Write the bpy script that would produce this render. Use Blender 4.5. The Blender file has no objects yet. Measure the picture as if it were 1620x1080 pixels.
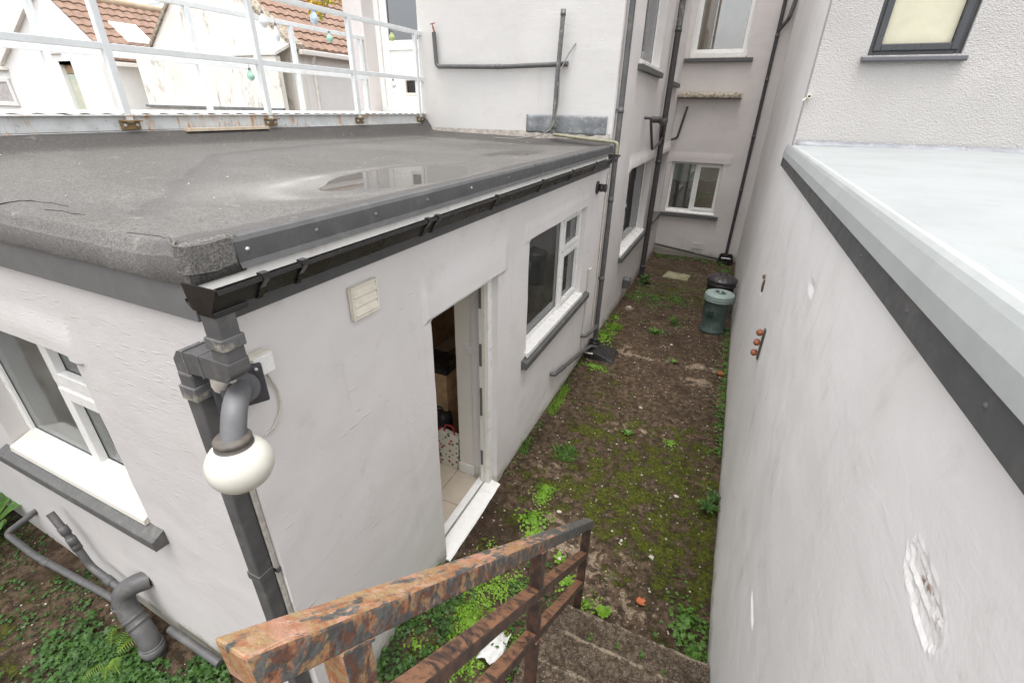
import bpy, math, random
from mathutils import Vector, Matrix, noise
random.seed(7)
R = math.radians
sc = bpy.context.scene
COL = sc.collection

# ------------------------------------------------------------------ camera
PIT, ROLL, YAW, CAMZ = R(26.85), R(1.22), R(23.92), 3.15
hd = Vector((-math.sin(YAW), math.cos(YAW), 0)); rt = Vector((math.cos(YAW), math.sin(YAW), 0)); up = Vector((0, 0, 1))
Fw = math.cos(PIT)*hd - math.sin(PIT)*up
U0 = rt.cross(Fw)
Rt = math.cos(ROLL)*rt + math.sin(ROLL)*U0
Uv = -math.sin(ROLL)*rt + math.cos(ROLL)*U0
cd = bpy.data.cameras.new("camera"); cam = bpy.data.objects.new("camera", cd); COL.objects.link(cam)
M = Matrix((Rt, Uv, -Fw)).transposed().to_4x4(); M.translation = Vector((0, 0, CAMZ))
cam.matrix_world = M
cd.sensor_width = 36; cd.lens = 729*36/1620; cd.clip_start = 0.02; cd.clip_end = 400
sc.camera = cam

# ------------------------------------------------------------------ light
W = bpy.data.worlds.new("World"); sc.world = W; W.use_nodes = True
nt = W.node_tree
bg = nt.nodes["Background"]
sky = nt.nodes.new("ShaderNodeTexSky"); sky.sky_type = 'NISHITA'; sky.sun_disc = False
SUN_EL, SUN_AZ = R(78), R(165)
sky.sun_elevation = SUN_EL; sky.sun_rotation = SUN_AZ
sky.air_density = 1.0; sky.dust_density = 3.0; sky.ozone_density = 1.0
hs = nt.nodes.new("ShaderNodeHueSaturation"); hs.inputs['Saturation'].default_value = 0.12
nt.links.new(sky.outputs[0], hs.inputs['Color']); nt.links.new(hs.outputs[0], bg.inputs[0])
bg.inputs[1].default_value = 0.15
sd = bpy.data.lights.new("sun", 'SUN'); so = bpy.data.objects.new("sun", sd); COL.objects.link(so)
sd.energy = 0.5; sd.angle = R(40); sd.color = (1.0, 0.965, 0.92)
sdir = Vector((math.sin(SUN_AZ)*math.cos(SUN_EL), math.cos(SUN_AZ)*math.cos(SUN_EL), math.sin(SUN_EL)))
so.rotation_euler = (-sdir).to_track_quat('-Z', 'Y').to_euler()
sc.view_settings.view_transform = 'Standard'; sc.view_settings.look = 'None'
sc.view_settings.exposure = 1.56; sc.view_settings.gamma = 1
sc.cycles.max_bounces = 8; sc.cycles.diffuse_bounces = 5; sc.cycles.glossy_bounces = 4
sc.cycles.transmission_bounces = 6; sc.cycles.transparent_max_bounces = 8

# ------------------------------------------------------------------ material helpers
class NT:
    def __init__(s, name):
        s.m = bpy.data.materials.new(name); s.m.use_nodes = True
        s.t = s.m.node_tree; s.b = s.t.nodes["Principled BSDF"]; s.n = s.t.nodes
        s.tc = s.n.new("ShaderNodeTexCoord"); s.co = s.tc.outputs['Object']
        s.ge = s.n.new("ShaderNodeNewGeometry")
    def link(s, a, b): s.t.links.new(a, b)
    def inp(s, node, key, v):
        if v is None: return
        i = node.inputs[key]
        if isinstance(v, bpy.types.NodeSocket): s.link(v, i)
        else:
            if isinstance(v, tuple) and len(v) == 3 and i.type == 'RGBA': v = (*v, 1)
            i.default_value = v
    def map(s, scale=(1, 1, 1), rot=(0, 0, 0), loc=(0, 0, 0), co=None):
        n = s.n.new("ShaderNodeMapping"); s.inp(n, 'Vector', co or s.co)
        n.inputs['Scale'].default_value = scale; n.inputs['Rotation'].default_value = rot; n.inputs['Location'].default_value = loc
        return n.outputs[0]
    def noise(s, scale, detail=3, rough=0.5, dist=0, co=None, col=False):
        n = s.n.new("ShaderNodeTexNoise"); s.inp(n, 'Vector', co or s.co)
        n.inputs['Scale'].default_value = scale; n.inputs['Detail'].default_value = detail
        n.inputs['Roughness'].default_value = rough; n.inputs['Distortion'].default_value = dist
        return n.outputs['Color' if col else 'Fac']
    def vor(s, scale, feature='F1', co=None, out='Distance', rand=1):
        n = s.n.new("ShaderNodeTexVoronoi"); n.feature = feature; s.inp(n, 'Vector', co or s.co)
        n.inputs['Scale'].default_value = scale; n.inputs['Randomness'].default_value = rand
        return n.outputs[out]
    def ramp(s, f, a, b, lo=0., hi=1.):
        n = s.n.new("ShaderNodeMapRange"); s.inp(n, 'Value', f); n.clamp = True; n.interpolation_type = 'SMOOTHSTEP'
        for k, v in (('From Min', a), ('From Max', b), ('To Min', lo), ('To Max', hi)): n.inputs[k].default_value = v
        return n.outputs[0]
    def math(s, op, a, b=0.):
        n = s.n.new("ShaderNodeMath"); n.operation = op; s.inp(n, 0, a); s.inp(n, 1, b); return n.outputs[0]
    def mix(s, f, a, b, mode='MIX'):
        n = s.n.new("ShaderNodeMix"); n.data_type = 'RGBA'; n.blend_type = mode; n.clamp_factor = True
        s.inp(n, 0, f); s.inp(n, 6, a); s.inp(n, 7, b); return n.outputs[2]
    def attr(s, name):
        n = s.n.new("ShaderNodeAttribute"); n.attribute_name = name; return n.outputs['Fac']
    def sep(s, v=None):
        n = s.n.new("ShaderNodeSeparateXYZ"); s.inp(n, 0, v or s.co); return n.outputs
    def bump(s, h, dist, strength=1., prev=None):
        n = s.n.new("ShaderNodeBump"); s.inp(n, 'Height', h); n.inputs['Distance'].default_value = dist
        n.inputs['Strength'].default_value = strength
        if prev is not None: s.link(prev, n.inputs['Normal'])
        return n.outputs[0]
    def fin(s, color, rough=0.6, normal=None, metal=0., spec=0.5):
        s.inp(s.b, 'Base Color', color); s.inp(s.b, 'Roughness', rough); s.inp(s.b, 'Metallic', metal)
        s.inp(s.b, 'Specular IOR Level', spec)
        if normal is not None: s.link(normal, s.b.inputs['Normal'])
        return s.m

def render_mat(name, col, ax='x', trowel=1.0, grain=1.0, seed=0., dirt=(0.42, 0.39, 0.34), tint=None):
    n = NT(name); n.co = n.map(loc=(seed, seed*1.7, seed*.6))
    rot = (R(38), 0, 0) if ax == 'x' else (0, R(38), 0)
    sc1 = (1, 1.6, 5) if ax == 'x' else (1.6, 1, 5)
    base = n.mix(n.ramp(n.noise(1.1, 4, .6), .35, .7), col, tuple(c*.93 for c in col))
    base = n.mix(n.ramp(n.noise(3.7, 5, .65, .6), .56, .78, 0, .30), base, dirt)
    base = n.mix(n.ramp(n.noise(26, 4, .6), .62, .75, 0, .12), base, tuple(c*.7 for c in col))
    base = n.mix(n.ramp(n.noise(1.8, 3, .5, co=n.map((1, 1, .25))), .52, .8, 0, .25), base, tint or (0.66, 0.60, 0.55))
    # broad trowel sweeps, crisp ridges, pits and grain
    wob = n.noise(2.4, 5, .6, .3)
    sw = n.noise(1.5, 3, .6, 1.2, co=n.map(sc1, rot))
    def strokes(deg, along, across, off, dens, warp):
        rr = (R(deg), 0, 0) if ax == 'x' else (0, R(deg), 0)
        wv = n.n.new("ShaderNodeVectorMath"); wv.operation = 'ADD'; n.link(n.co, wv.inputs[0])
        sc2 = n.n.new("ShaderNodeVectorMath"); sc2.operation = 'SCALE'; n.link(n.noise(5, 2, .5, col=True), sc2.inputs[0]); sc2.inputs['Scale'].default_value = warp
        n.link(sc2.outputs[0], wv.inputs[1])
        s2 = (.01, along, across) if ax == 'x' else (along, .01, across)
        co = n.map(s2, rr, (off, off, off), co=wv.outputs[0])
        d = n.vor(1., co=co); cc = n.sep(n.vor(1., co=co, out='Color'))
        return n.math('MULTIPLY', n.ramp(d, .02, .30, 1, 0), n.math('MULTIPLY', n.ramp(cc[0], dens, dens+.05), n.ramp(n.noise(60, 3, .7), .3, .6, .4, 1)))
    ridge = n.math('ADD', strokes(42, 8, 60, 3.1, .70, .03), strokes(20, 6, 48, 9.7, .80, .05))
    ridge = n.math('SUBTRACT', ridge, strokes(55, 9, 80, 17.3, .68, .03))
    zone = n.ramp(n.noise(1.5, 4, .6, co=n.map(loc=(6, 2, 9))), .42, .60)
    ridge = n.math('MULTIPLY', ridge, zone)
    ridge2 = n.math('SUBTRACT', strokes(-35, 10, 70, 27.3, .90, .03), strokes(35, 4, 90, 37.3, .84, .03))
    pits = n.math('MULTIPLY', n.ramp(n.vor(34), .0, .22, 1, 0), n.ramp(n.noise(4.5, 4, .7), .57, .66))
    h = n.math('ADD', n.math('MULTIPLY', wob, .8), n.math('MULTIPLY', sw, .18))
    h = n.math('ADD', h, n.math('MULTIPLY', ridge, .34*trowel)); h = n.math('ADD', h, n.math('MULTIPLY', ridge2, .28*trowel))
    h = n.math('SUBTRACT', h, n.math('MULTIPLY', pits, .22*trowel))
    h = n.math('ADD', h, n.math('MULTIPLY', n.noise(70, 3, .6), .045*grain))
    run = n.noise(7, 5, .7, co=n.map((1, 1, .10), loc=(2, 2, 2)))
    base = n.mix(n.math('MULTIPLY', n.ramp(run, .55, .72), n.ramp(n.noise(1.3, 3, co=n.map(loc=(7, 1, 4))), .42, .62, 0, .38)), base, (.50, .455, .40))
    wz = n.sep(n.ge.outputs['Position'])[2]
    foot = n.math('ADD', wz, n.math('MULTIPLY', n.noise(6, 6, .75), -.42))
    base = n.mix(n.ramp(foot, -.19, -.06, .62, 0), base, (.25, .235, .16))
    wv2 = n.n.new("ShaderNodeVectorMath"); wv2.operation = 'ADD'; n.link(n.co, wv2.inputs[0])
    sc3 = n.n.new("ShaderNodeVectorMath"); sc3.operation = 'SCALE'; n.link(n.noise(3, 5, .7, col=True), sc3.inputs[0]); sc3.inputs['Scale'].default_value = .35; n.link(sc3.outputs[0], wv2.inputs[1])
    crk = n.math('MULTIPLY', n.ramp(n.vor(.75, 'DISTANCE_TO_EDGE', co=wv2.outputs[0]), .0, .0035, 1, 0), n.ramp(n.noise(1.7, 3, co=n.map(loc=(1, 8, 3))), .50, .60))
    
    bare = n.attr('bare'); bn_ = n.noise(45, 4, .7)
    base = n.mix(n.math('MULTIPLY', n.ramp(bare, .3, .8), n.ramp(bn_, .3, .5)), base, (.78, .755, .73))
    base = n.mix(n.math('MULTIPLY', n.ramp(bare, .6, .95), n.ramp(n.noise(38, 5, .7, co=n.map(loc=(3, 3, 3))), .56, .66)), base, (.30, .20, .13))
    return n.fin(base, .88, n.bump(h, .009), spec=.25)

def pebble_mat(name, col):
    n = NT(name)
    base = n.mix(n.ramp(n.noise(1.5, 4), .35, .7), col, tuple(c*.92 for c in col))
    base = n.mix(n.ramp(n.noise(30, 4, .7), .6, .75, 0, .3), base, tuple(c*.72 for c in col))
    h = n.math('ADD', n.noise(60, 4, .65, .3), n.math('MULTIPLY', n.vor(85), .5))
    return n.fin(base, .9, n.bump(h, .009), spec=.2)

def plain(name, col, rough=.5, var=.12, vs=14, bump=0., bs=60, metal=0., spec=.5, dirt=None, dirtf=.0, ds=5):
    n = NT(name)
    c = n.mix(n.ramp(n.noise(vs, 4, .6), .35, .7), col, tuple(x*(1-var) for x in col))
    if dirt: c = n.mix(n.ramp(n.noise(ds, 5, .7, .5), .5, .72, 0, dirtf), c, dirt)
    nb = n.bump(n.noise(bs, 3, .6), bump) if bump else None
    r = n.ramp(n.noise(vs*1.3, 3), .3, .7, max(rough-.08, .02), rough+.08)
    return n.fin(c, r, nb, metal, spec)

MT = {}  # render tones vary per wall to even out how strongly each is lit
MT['render_near'] = render_mat('pale_render', (.72, .692, .675), 'x', 2.2, 1.8)
MT['render_left'] = render_mat('pale_render_side', (.555, .53, .515), 'y', .6, 2.2, 5.)
MT['render_main'] = render_mat('cream_render', (.585, .57, .552), 'y', .45, .6, 9., tint=(.66, .60, .53))
MT['render_alley'] = render_mat('grey_render', (.68, .65, .635), 'x', .4, .8, 13.)
MT['render_end'] = render_mat('grey_end_render', (.64, .60, .58), 'y', .4, 1.0, 17.)
MT['render_right'] = render_mat('smooth_pale_render', (.80, .78, .765), 'x', .12, 1.8, 21.)
MT['pebble'] = pebble_mat('roughcast', (.50, .48, .462))
MT['white_house'] = plain('white_paint', (.90, .89, .87), .85, .03, 3, .004, 30, dirt=(.72, .68, .6), dirtf=.2, ds=2.5)
n = NT('stained_cream_render')
c = n.mix(n.ramp(n.noise(2, 5, .6), .4, .7), (.88, .86, .80), (.84, .80, .72))
c = n.mix(n.math('MULTIPLY', n.ramp(n.noise(4, 6, .75, .8, co=n.map((1, 1, .35))), .52, .68), .75), c, (.34, .29, .24))
MT['cream_house'] = n.fin(c, .9, n.bump(n.noise(40, 4), .01), spec=.2)
MT['upvc'] = plain('white_upvc', (.80, .79, .765), .32, .03, 8, dirt=(.55, .50, .40), dirtf=.12, ds=9)
MT['upvc_cream'] = plain('cream_plastic', (.76, .71, .60), .4, .06, 20, dirt=(.5, .42, .3), dirtf=.3, ds=20)
MT['grey_paint'] = plain('dark_grey_paint', (.085, .085, .086), .55, .15, 12, .001, 80, dirt=(.16, .155, .14), dirtf=.35, ds=8)
MT['grey_sill'] = plain('grey_sill_paint', (.10, .10, .098), .6, .15, 20, .002, 60, dirt=(.19, .18, .155), dirtf=.5, ds=9)
MT['grey_fascia'] = plain('mid_grey_fascia', (.135, .135, .135), .5, .08, 8, dirt=(.2, .2, .19), dirtf=.3)
MT['black_plastic'] = plain('black_plastic', (.017, .0155, .015), .30, .3, 10, dirt=(.05, .04, .035), dirtf=.3, ds=7)
MT['pipe_grey'] = plain('grey_pipe_paint', (.095, .093, .093), .5, .2, 14, .001, 60, dirt=(.18, .17, .15), dirtf=.45, ds=10)
MT['pipe_dark'] = plain('dark_pipe_paint', (.052, .047, .048), .5, .2, 14, dirt=(.12, .11, .10), dirtf=.4)
MT['pipe_worn'] = plain('worn_pipe_paint', (.12, .12, .12), .55, .25, 30, .001, 60, dirt=(.42, .38, .30), dirtf=.8, ds=16)
MT['steel_white'] = plain('white_painted_steel', (.68, .70, .705), .4, .08, 10, dirt=(.5, .44, .36), dirtf=.3, ds=12)
MT['lead'] = plain('lead', (.20, .21, .22), .42, .35, 5, .010, 7, dirt=(.45, .45, .44), dirtf=.5, ds=11)
MT['flash_lead'] = plain('silver_flashing', (.24, .25, .27), .45, .25, 8, .006, 14, dirt=(.42, .42, .43), dirtf=.6, ds=9)
MT['mortar'] = plain('dirty_mortar', (.30, .27, .24), .9, .4, 12, .01, 30, dirt=(.10, .09, .075), dirtf=.8, ds=7)
MT['white_wood'] = plain('white_fascia_paint', (.84, .81, .76), .5, .05, 10, dirt=(.45, .36, .27), dirtf=.35, ds=9)
MT['glass_globe'] = None
# steel beam with rust runs
n = NT('rusted_white_beam')
v = n.map((1, 5, .9)); s1 = n.ramp(n.noise(6, 5, .7, .3, co=v), .50, .64); s2 = n.ramp(n.noise(2.5, 3), .42, .58)
f1 = n.math('MULTIPLY', s1, s2)
c = n.mix(n.ramp(n.noise(8, 4), .4, .7), (.62, .64, .64), (.52, .53, .52))
c = n.mix(n.math('MULTIPLY', f1, 1.), c, (.52, .26, .08)); c = n.mix(n.ramp(n.noise(30, 5, .7), .62, .70, 0, .8), c, (.08, .05, .035))
MT['beam'] = n.fin(c, .55, n.bump(n.noise(40, 3), .002))
# rusty painted handrail
n = NT('rusty_flaking_paint')
nx = n.sep(n.ge.outputs['Normal'])
side = n.ramp(n.math('ABSOLUTE', nx[0]), .35, .75)
cs = n.map((1, 1, .62)); ct = n.map((1.7, .40, .40))
big = n.noise(52, 5, .62, .3, co=cs); bigt = n.math('ADD', n.math('MULTIPLY', n.noise(20, 6, .7, .3, co=ct), .65), n.math('MULTIPLY', n.noise(62, 4, .7, co=ct), .35))
fine = n.noise(60, 5, .7, .8)
orange = n.mix(n.ramp(n.noise(38, 5, .7, .5), .38, .62), (.32, .125, .055), (.34, .24, .12))
orange = n.mix(n.ramp(n.noise(11, 3, .5, .5), .52, .66), orange, (.42, .22, .15))
brown = n.mix(n.ramp(fine, .4, .65), (.15, .060, .035), (.070, .035, .025))
teal = n.mix(n.ramp(n.noise(40, 4, .6), .4, .65), (.060, .062, .060), (.125, .125, .115))
cside = n.mix(n.ramp(n.noise(22, 5, .7, .6, co=n.map((1, 1, .6), loc=(4, 2, 1))), .45, .56), orange, brown)
yy_ = n.ramp(n.sep()[1], -1.1, -.2, 0, .16)
cside = n.mix(n.ramp(n.math('ADD', big, yy_), .44, .55), cside, teal)
ctop = n.mix(n.ramp(n.noise(30, 5, .7, .6, co=ct), .5, .64, 0, .8), orange, (.50, .30, .22))
ctop = n.mix(n.ramp(n.math('ADD', bigt, n.math('MULTIPLY', yy_, .7)), .50, .56), ctop, teal)
MT['rust_rail'] = n.fin(n.mix(side, ctop, cside), n.ramp(fine, .3, .7, .38, .62), n.bump(n.math('ADD', fine, big), .0025))
n = NT('rusty_brown_rail')
c = n.mix(n.ramp(n.noise(26, 6, .7, .2, co=n.map((1, 1, .6))), .40, .6), (.115, .060, .040), (.040, .031, .028))
c = n.mix(n.ramp(n.noise(45, 5, .7), .56, .66), c, (.035, .036, .037))
c = n.mix(n.math('MULTIPLY', n.ramp(n.sep(n.ge.outputs['Normal'])[2], .35, .6), n.ramp(n.noise(14, 5, .7, .8), .40, .56)), c, (.29, .145, .080))
MT['rust_dark'] = n.fin(c, .5, n.bump(n.noise(50, 4, .7), .002))
# roofing felt
n = NT('mineral_felt')
sp = n.noise(150, 3, .85)
c = n.mix(n.ramp(n.math('ADD', n.math('MULTIPLY', sp, .7), n.math('MULTIPLY', n.noise(55, 5, .8), .3)), .36, .66), (.062, .058, .053), (.212, .200, .186))
tide = n.noise(.75, 3, .45, .6)
c = n.mix(n.ramp(tide, .47, .50, 0, .5), c, n.mix(.35, c, (.06, .055, .05)))
c = n.mix(n.ramp(n.attr('wet'), .3, .7, 0, .62), c, (.050, .046, .043))
c = n.mix(n.math('MULTIPLY', n.ramp(n.attr('silt'), .1, .9, 0, .8), n.ramp(sp, .3, .6, .45, 1)), c, (.40, .385, .36))
c = n.mix(n.ramp(n.noise(9, 5, .7), .6, .72, 0, .25), c, (.45, .42, .38))
rg = n.math('SUBTRACT', n.ramp(n.noise(1.3, 3), .3, .7, .66, .8), n.math('MULTIPLY', n.attr('wet'), .25))
MT['felt'] = n.fin(c, rg, n.bump(n.noise(150, 3, .7), .0028), spec=.28)
# water in the puddles
n = NT('puddle_water'); n.inp(n.b, 'Alpha', .45)
MT['puddle'] = n.fin((.10, .09, .08), .015, n.bump(n.noise(2.2, 2), .0004), spec=.9)
# fibreglass roof
n = NT('grp_roof')
c = n.mix(n.ramp(n.noise(2.5, 4, .6), .4, .7), (.315, .33, .33), (.28, .295, .295))
c = n.mix(n.ramp(n.noise(50, 4, .6, co=n.map((1, .2, 1))), .5, .7, 0, .3), c, (.27, .29, .29)); c = n.mix(n.ramp(n.noise(4, 6, .7, .4), .54, .68, 0, .3), c, (.27, .27, .24))
MT['grp'] = n.fin(c, .62, n.bump(n.noise(120, 3, .6, co=n.map((1, .4, 1))), .0012))
n = NT('grp_trim')
c = n.mix(n.ramp(n.noise(5, 5, .65), .4, .7), (.40, .415, .41), (.365, .38, .375))
c = n.mix(n.ramp(n.noise(9, 5, .7, co=n.map((1, .5, 1))), .5, .7, 0, .25), c, (.34, .37, .35))
MT['grp_trim'] = n.fin(c, .5, n.bump(n.noise(60, 3, .6), .0006))
# glass
def glass_mat(name, refl=.55, tint=(.9, .93, .92), rough=.0, dusty=0.):
    n = NT(name); t = n.t
    tr = n.n.new("ShaderNodeBsdfTransparent"); tr.inputs[0].default_value = (*tint, 1)
    gl = n.n.new("ShaderNodeBsdfGlossy"); gl.inputs['Roughness'].default_value = rough; gl.inputs[0].default_value = (.95, .97, 1, 1)
    lw = n.n.new("ShaderNodeLayerWeight"); lw.inputs[0].default_value = refl
    mx = n.n.new("ShaderNodeMixShader"); t.links.new(lw.outputs['Fresnel'], mx.inputs[0])
    t.links.new(tr.outputs[0], mx.inputs[1]); t.links.new(gl.outputs[0], mx.inputs[2])
    out = t.nodes["Material Output"]; last = mx
    if dusty:
        df = n.n.new("ShaderNodeBsdfDiffuse"); df.inputs[0].default_value = (.5, .5, .46, 1)
        m2 = n.n.new("ShaderNodeMixShader"); n.inp(m2, 0, n.ramp(n.noise(6, 5, .7, .5), .35, .75, dusty*.4, dusty))
        t.links.new(mx.outputs[0], m2.inputs[1]); t.links.new(df.outputs[0], m2.inputs[2]); last = m2
    t.links.new(last.outputs[0], out.inputs[0])
    return n.m
MT['glass'] = glass_mat('window_glass', .52, dusty=.09)
MT['glass_frost'] = glass_mat('dusty_glass', .35, (.75, .80, .78), .06, .22)
n = NT('opal_glass'); g = n.sep()[2]
c = n.mix(n.ramp(n.math('ADD', g, n.math('MULTIPLY', n.noise(18, 5, .7), .06)), -.005, .075, 1, 0), (.64, .62, .55), (.45, .40, .25))
c = n.mix(n.ramp(n.noise(34, 6, .78), .56, .70, 0, .45), c, (.50, .44, .28))
MT['opal'] = n.fin(c, .22, None, spec=.6); n.inp(n.b, 'Subsurface Weight', .0)
MT['pot_green'] = plain('green_bin_plastic', (.060, .088, .078), .42, .25, 6, .001, 60, dirt=(.14, .19, .17), dirtf=.6, ds=5)
MT['pot_green_lid'] = plain('faded_green_plastic', (.27, .34, .31), .45, .15, 8, dirt=(.1, .13, .12), dirtf=.5, ds=9)
MT['bin_black'] = plain('black_bin_plastic', (.035, .030, .032), .42, .3, 8, .001, 60, dirt=(.10, .085, .08), dirtf=.6, ds=8)
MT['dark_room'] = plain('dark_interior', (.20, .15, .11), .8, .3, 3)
MT['room_wall'] = plain('interior_wall_paint', (.82, .78, .70), .8, .05, 3)
MT['wood_door'] = plain('oak_cupboard', (.52, .34, .19), .45, .3, 10, dirt=(.40, .24, .12), dirtf=.5, ds=20)
MT['brown_dark'] = plain('dark_brown_floor', (.10, .065, .045), .6, .3, 6)
n = NT('cream_floor_tiles')
br = n.n.new("ShaderNodeTexBrick"); n.inp(br, 'Vector', n.map((1, 1, 1), (0, 0, R(0))))
br.offset = 0; br.inputs['Scale'].default_value = 1; br.inputs['Brick Width'].default_value = .42; br.inputs['Row Height'].default_value = .42
br.inputs['Mortar Size'].default_value = .004; br.inputs['Color1'].default_value = (.56, .49, .39, 1); br.inputs['Color2'].default_value = (.52, .45, .36, 1)
br.inputs['Mortar'].default_value = (.25, .2, .15, 1)
MT['tiles'] = n.fin(n.mix(n.ramp(n.noise(9, 5), .4, .7, 0, .4), br.outputs[0], (.62, .56, .47)), .35)
n = NT('cherry_print_bag')
vc = n.n.new("ShaderNodeTexVoronoi"); n.inp(vc, 'Vector', n.co); vc.inputs['Scale'].default_value = 22
c = n.mix(n.ramp(vc.outputs['Distance'], .28, .36, 1, 0), (.72, .70, .60), n.mix(n.ramp(n.noise(24, 2), .48, .52), (.45, .03, .03), (.06, .16, .05)))
MT['bag_print'] = n.fin(c, .5)
MT['bag_black'] = plain('black_bag_fabric', (.012, .012, .014), .45, .3, 20, .006, 18)
MT['red_trim'] = plain('red_trim', (.42, .02, .02), .5)
MT['brick_red'] = plain('red_brick', (.33, .085, .04), .85, .3, 40, .006, 60)
MT['cap_orange'] = plain('rusty_bolt_cap', (.36, .12, .055), .5, .4, 60, .002, 200, dirt=(.08, .035, .02), dirtf=.8, ds=60)
MT['hole_dark'] = plain('broken_plaster_hole', (.16, .085, .04), .95, .5, 40, .01, 60)
MT['plaster'] = plain('bare_plaster', (.72, .69, .64), .9, .12, 30, .012, 40, dirt=(.42, .28, .16), dirtf=.5, ds=22)
MT['curtain'] = plain('pale_curtain', (.62, .62, .50), .8, .12, 6, .02, 6)
MT['curtain_grey'] = plain('grey_curtain', (.50, .47, .46), .8, .2, 10, .02, 10)
MT['blind'] = plain('cream_blind', (.92, .87, .72), .7, .10, 4, .01, 5)
MT['green_door'] = plain('pale_green_paint', (.55, .62, .50), .6, .08, 6)
MT['cable'] = plain('grey_cable', (.22, .20, .18), .5)
MT['white_cable'] = plain('white_cable', (.60, .56, .50), .5, .15, 30)
MT['wicker'] = plain('white_basin', (.55, .53, .48), .5)
MT['litter_cloth'] = plain('dirty_white_rag', (.60, .60, .58), .8, .15, 20, .01, 25)
MT['steel'] = plain('zinc_screw', (.55, .55, .55), .35, .2, 30, metal=.8)
MT['bulb_clear'] = plain('frosted_bulb', (.78, .80, .81), .2, .1, 10)
MT['bulb_green'] = plain('green_bulb', (.38, .62, .50), .25, .1, 10)
MT['bulb_lime'] = plain('lime_bulb', (.48, .58, .25), .25, .1, 10)
MT['bulb_blue'] = plain('pale_blue_bulb', (.55, .68, .78), .25, .1, 10)
# roof tiles
def tile_mat(name, a, b, lich):
    n = NT(name)
    c = n.mix(n.ramp(n.noise(4, 5, .6), .35, .7), a, b)
    c = n.mix(n.ramp(n.noise(14, 5, .7), .55, .7, 0, .55), c, lich)
    return n.fin(c, .85, n.bump(n.noise(50, 3), .004), spec=.2)
MT['tile_brown'] = tile_mat('brown_roof_tile', (.31, .205, .155), (.22, .145, .11), (.38, .32, .27))
MT['tile_red'] = tile_mat('red_roof_tile', (.42, .19, .12), (.32, .15, .10), (.40, .30, .23))
MT['ridge'] = tile_mat('ridge_tile', (.48, .38, .28), (.38, .29, .2), (.5, .44, .36))
# leaves
def leaf_mat(name, a, b, c2, tr=.35, sc_=25):
    n = NT(name)
    c = n.mix(n.ramp(n.noise(sc_, 3), .35, .65), a, b); c = n.mix(n.ramp(n.noise(sc_*.35, 3, co=n.map(loc=(5, 5, 5))), .5, .66), c, c2)
    n.fin(c, .5, None, spec=.4)
    t = n.n.new("ShaderNodeBsdfTranslucent"); n.inp(t, 'Color', c)
    m = n.n.new("ShaderNodeMixShader"); m.inputs[0].default_value = tr
    n.link(n.b.outputs[0], m.inputs[1]); n.link(t.outputs[0], m.inputs[2]); n.link(m.outputs[0], n.n["Material Output"].inputs[0])
    return n.m
MT['leaf'] = leaf_mat('weed_leaf', (.075, .17, .028), (.13, .26, .045), (.055, .12, .02))
MT['leaf_dark'] = leaf_mat('dark_weed_leaf', (.045, .11, .022), (.085, .18, .04), (.035, .08, .02))
MT['leaf_lime'] = leaf_mat('bright_moss_leaf', (.17, .33, .025), (.24, .42, .045), (.12, .25, .02))
MT['fern'] = leaf_mat('fern_frond', (.17, .29, .035), (.24, .36, .05), (.13, .24, .03))
MT['moss'] = leaf_mat('moss_tuft', (.030, .040, .004), (.070, .085, .008), (.022, .029, .004), .15, 12)
MT['leaf_autumn'] = leaf_mat('autumn_leaf', (.55, .30, .02), (.60, .42, .03), (.35, .42, .04), .45, 9)
MT['stone'] = plain('pale_stone_chip', (.50, .46, .38), .8, .4, 50, .003, 100, dirt=(.2, .16, .1), dirtf=.6, ds=60)
MT['dead_leaf'] = plain('fallen_leaf', (.42, .12, .035), .6, .3, 30)

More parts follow.
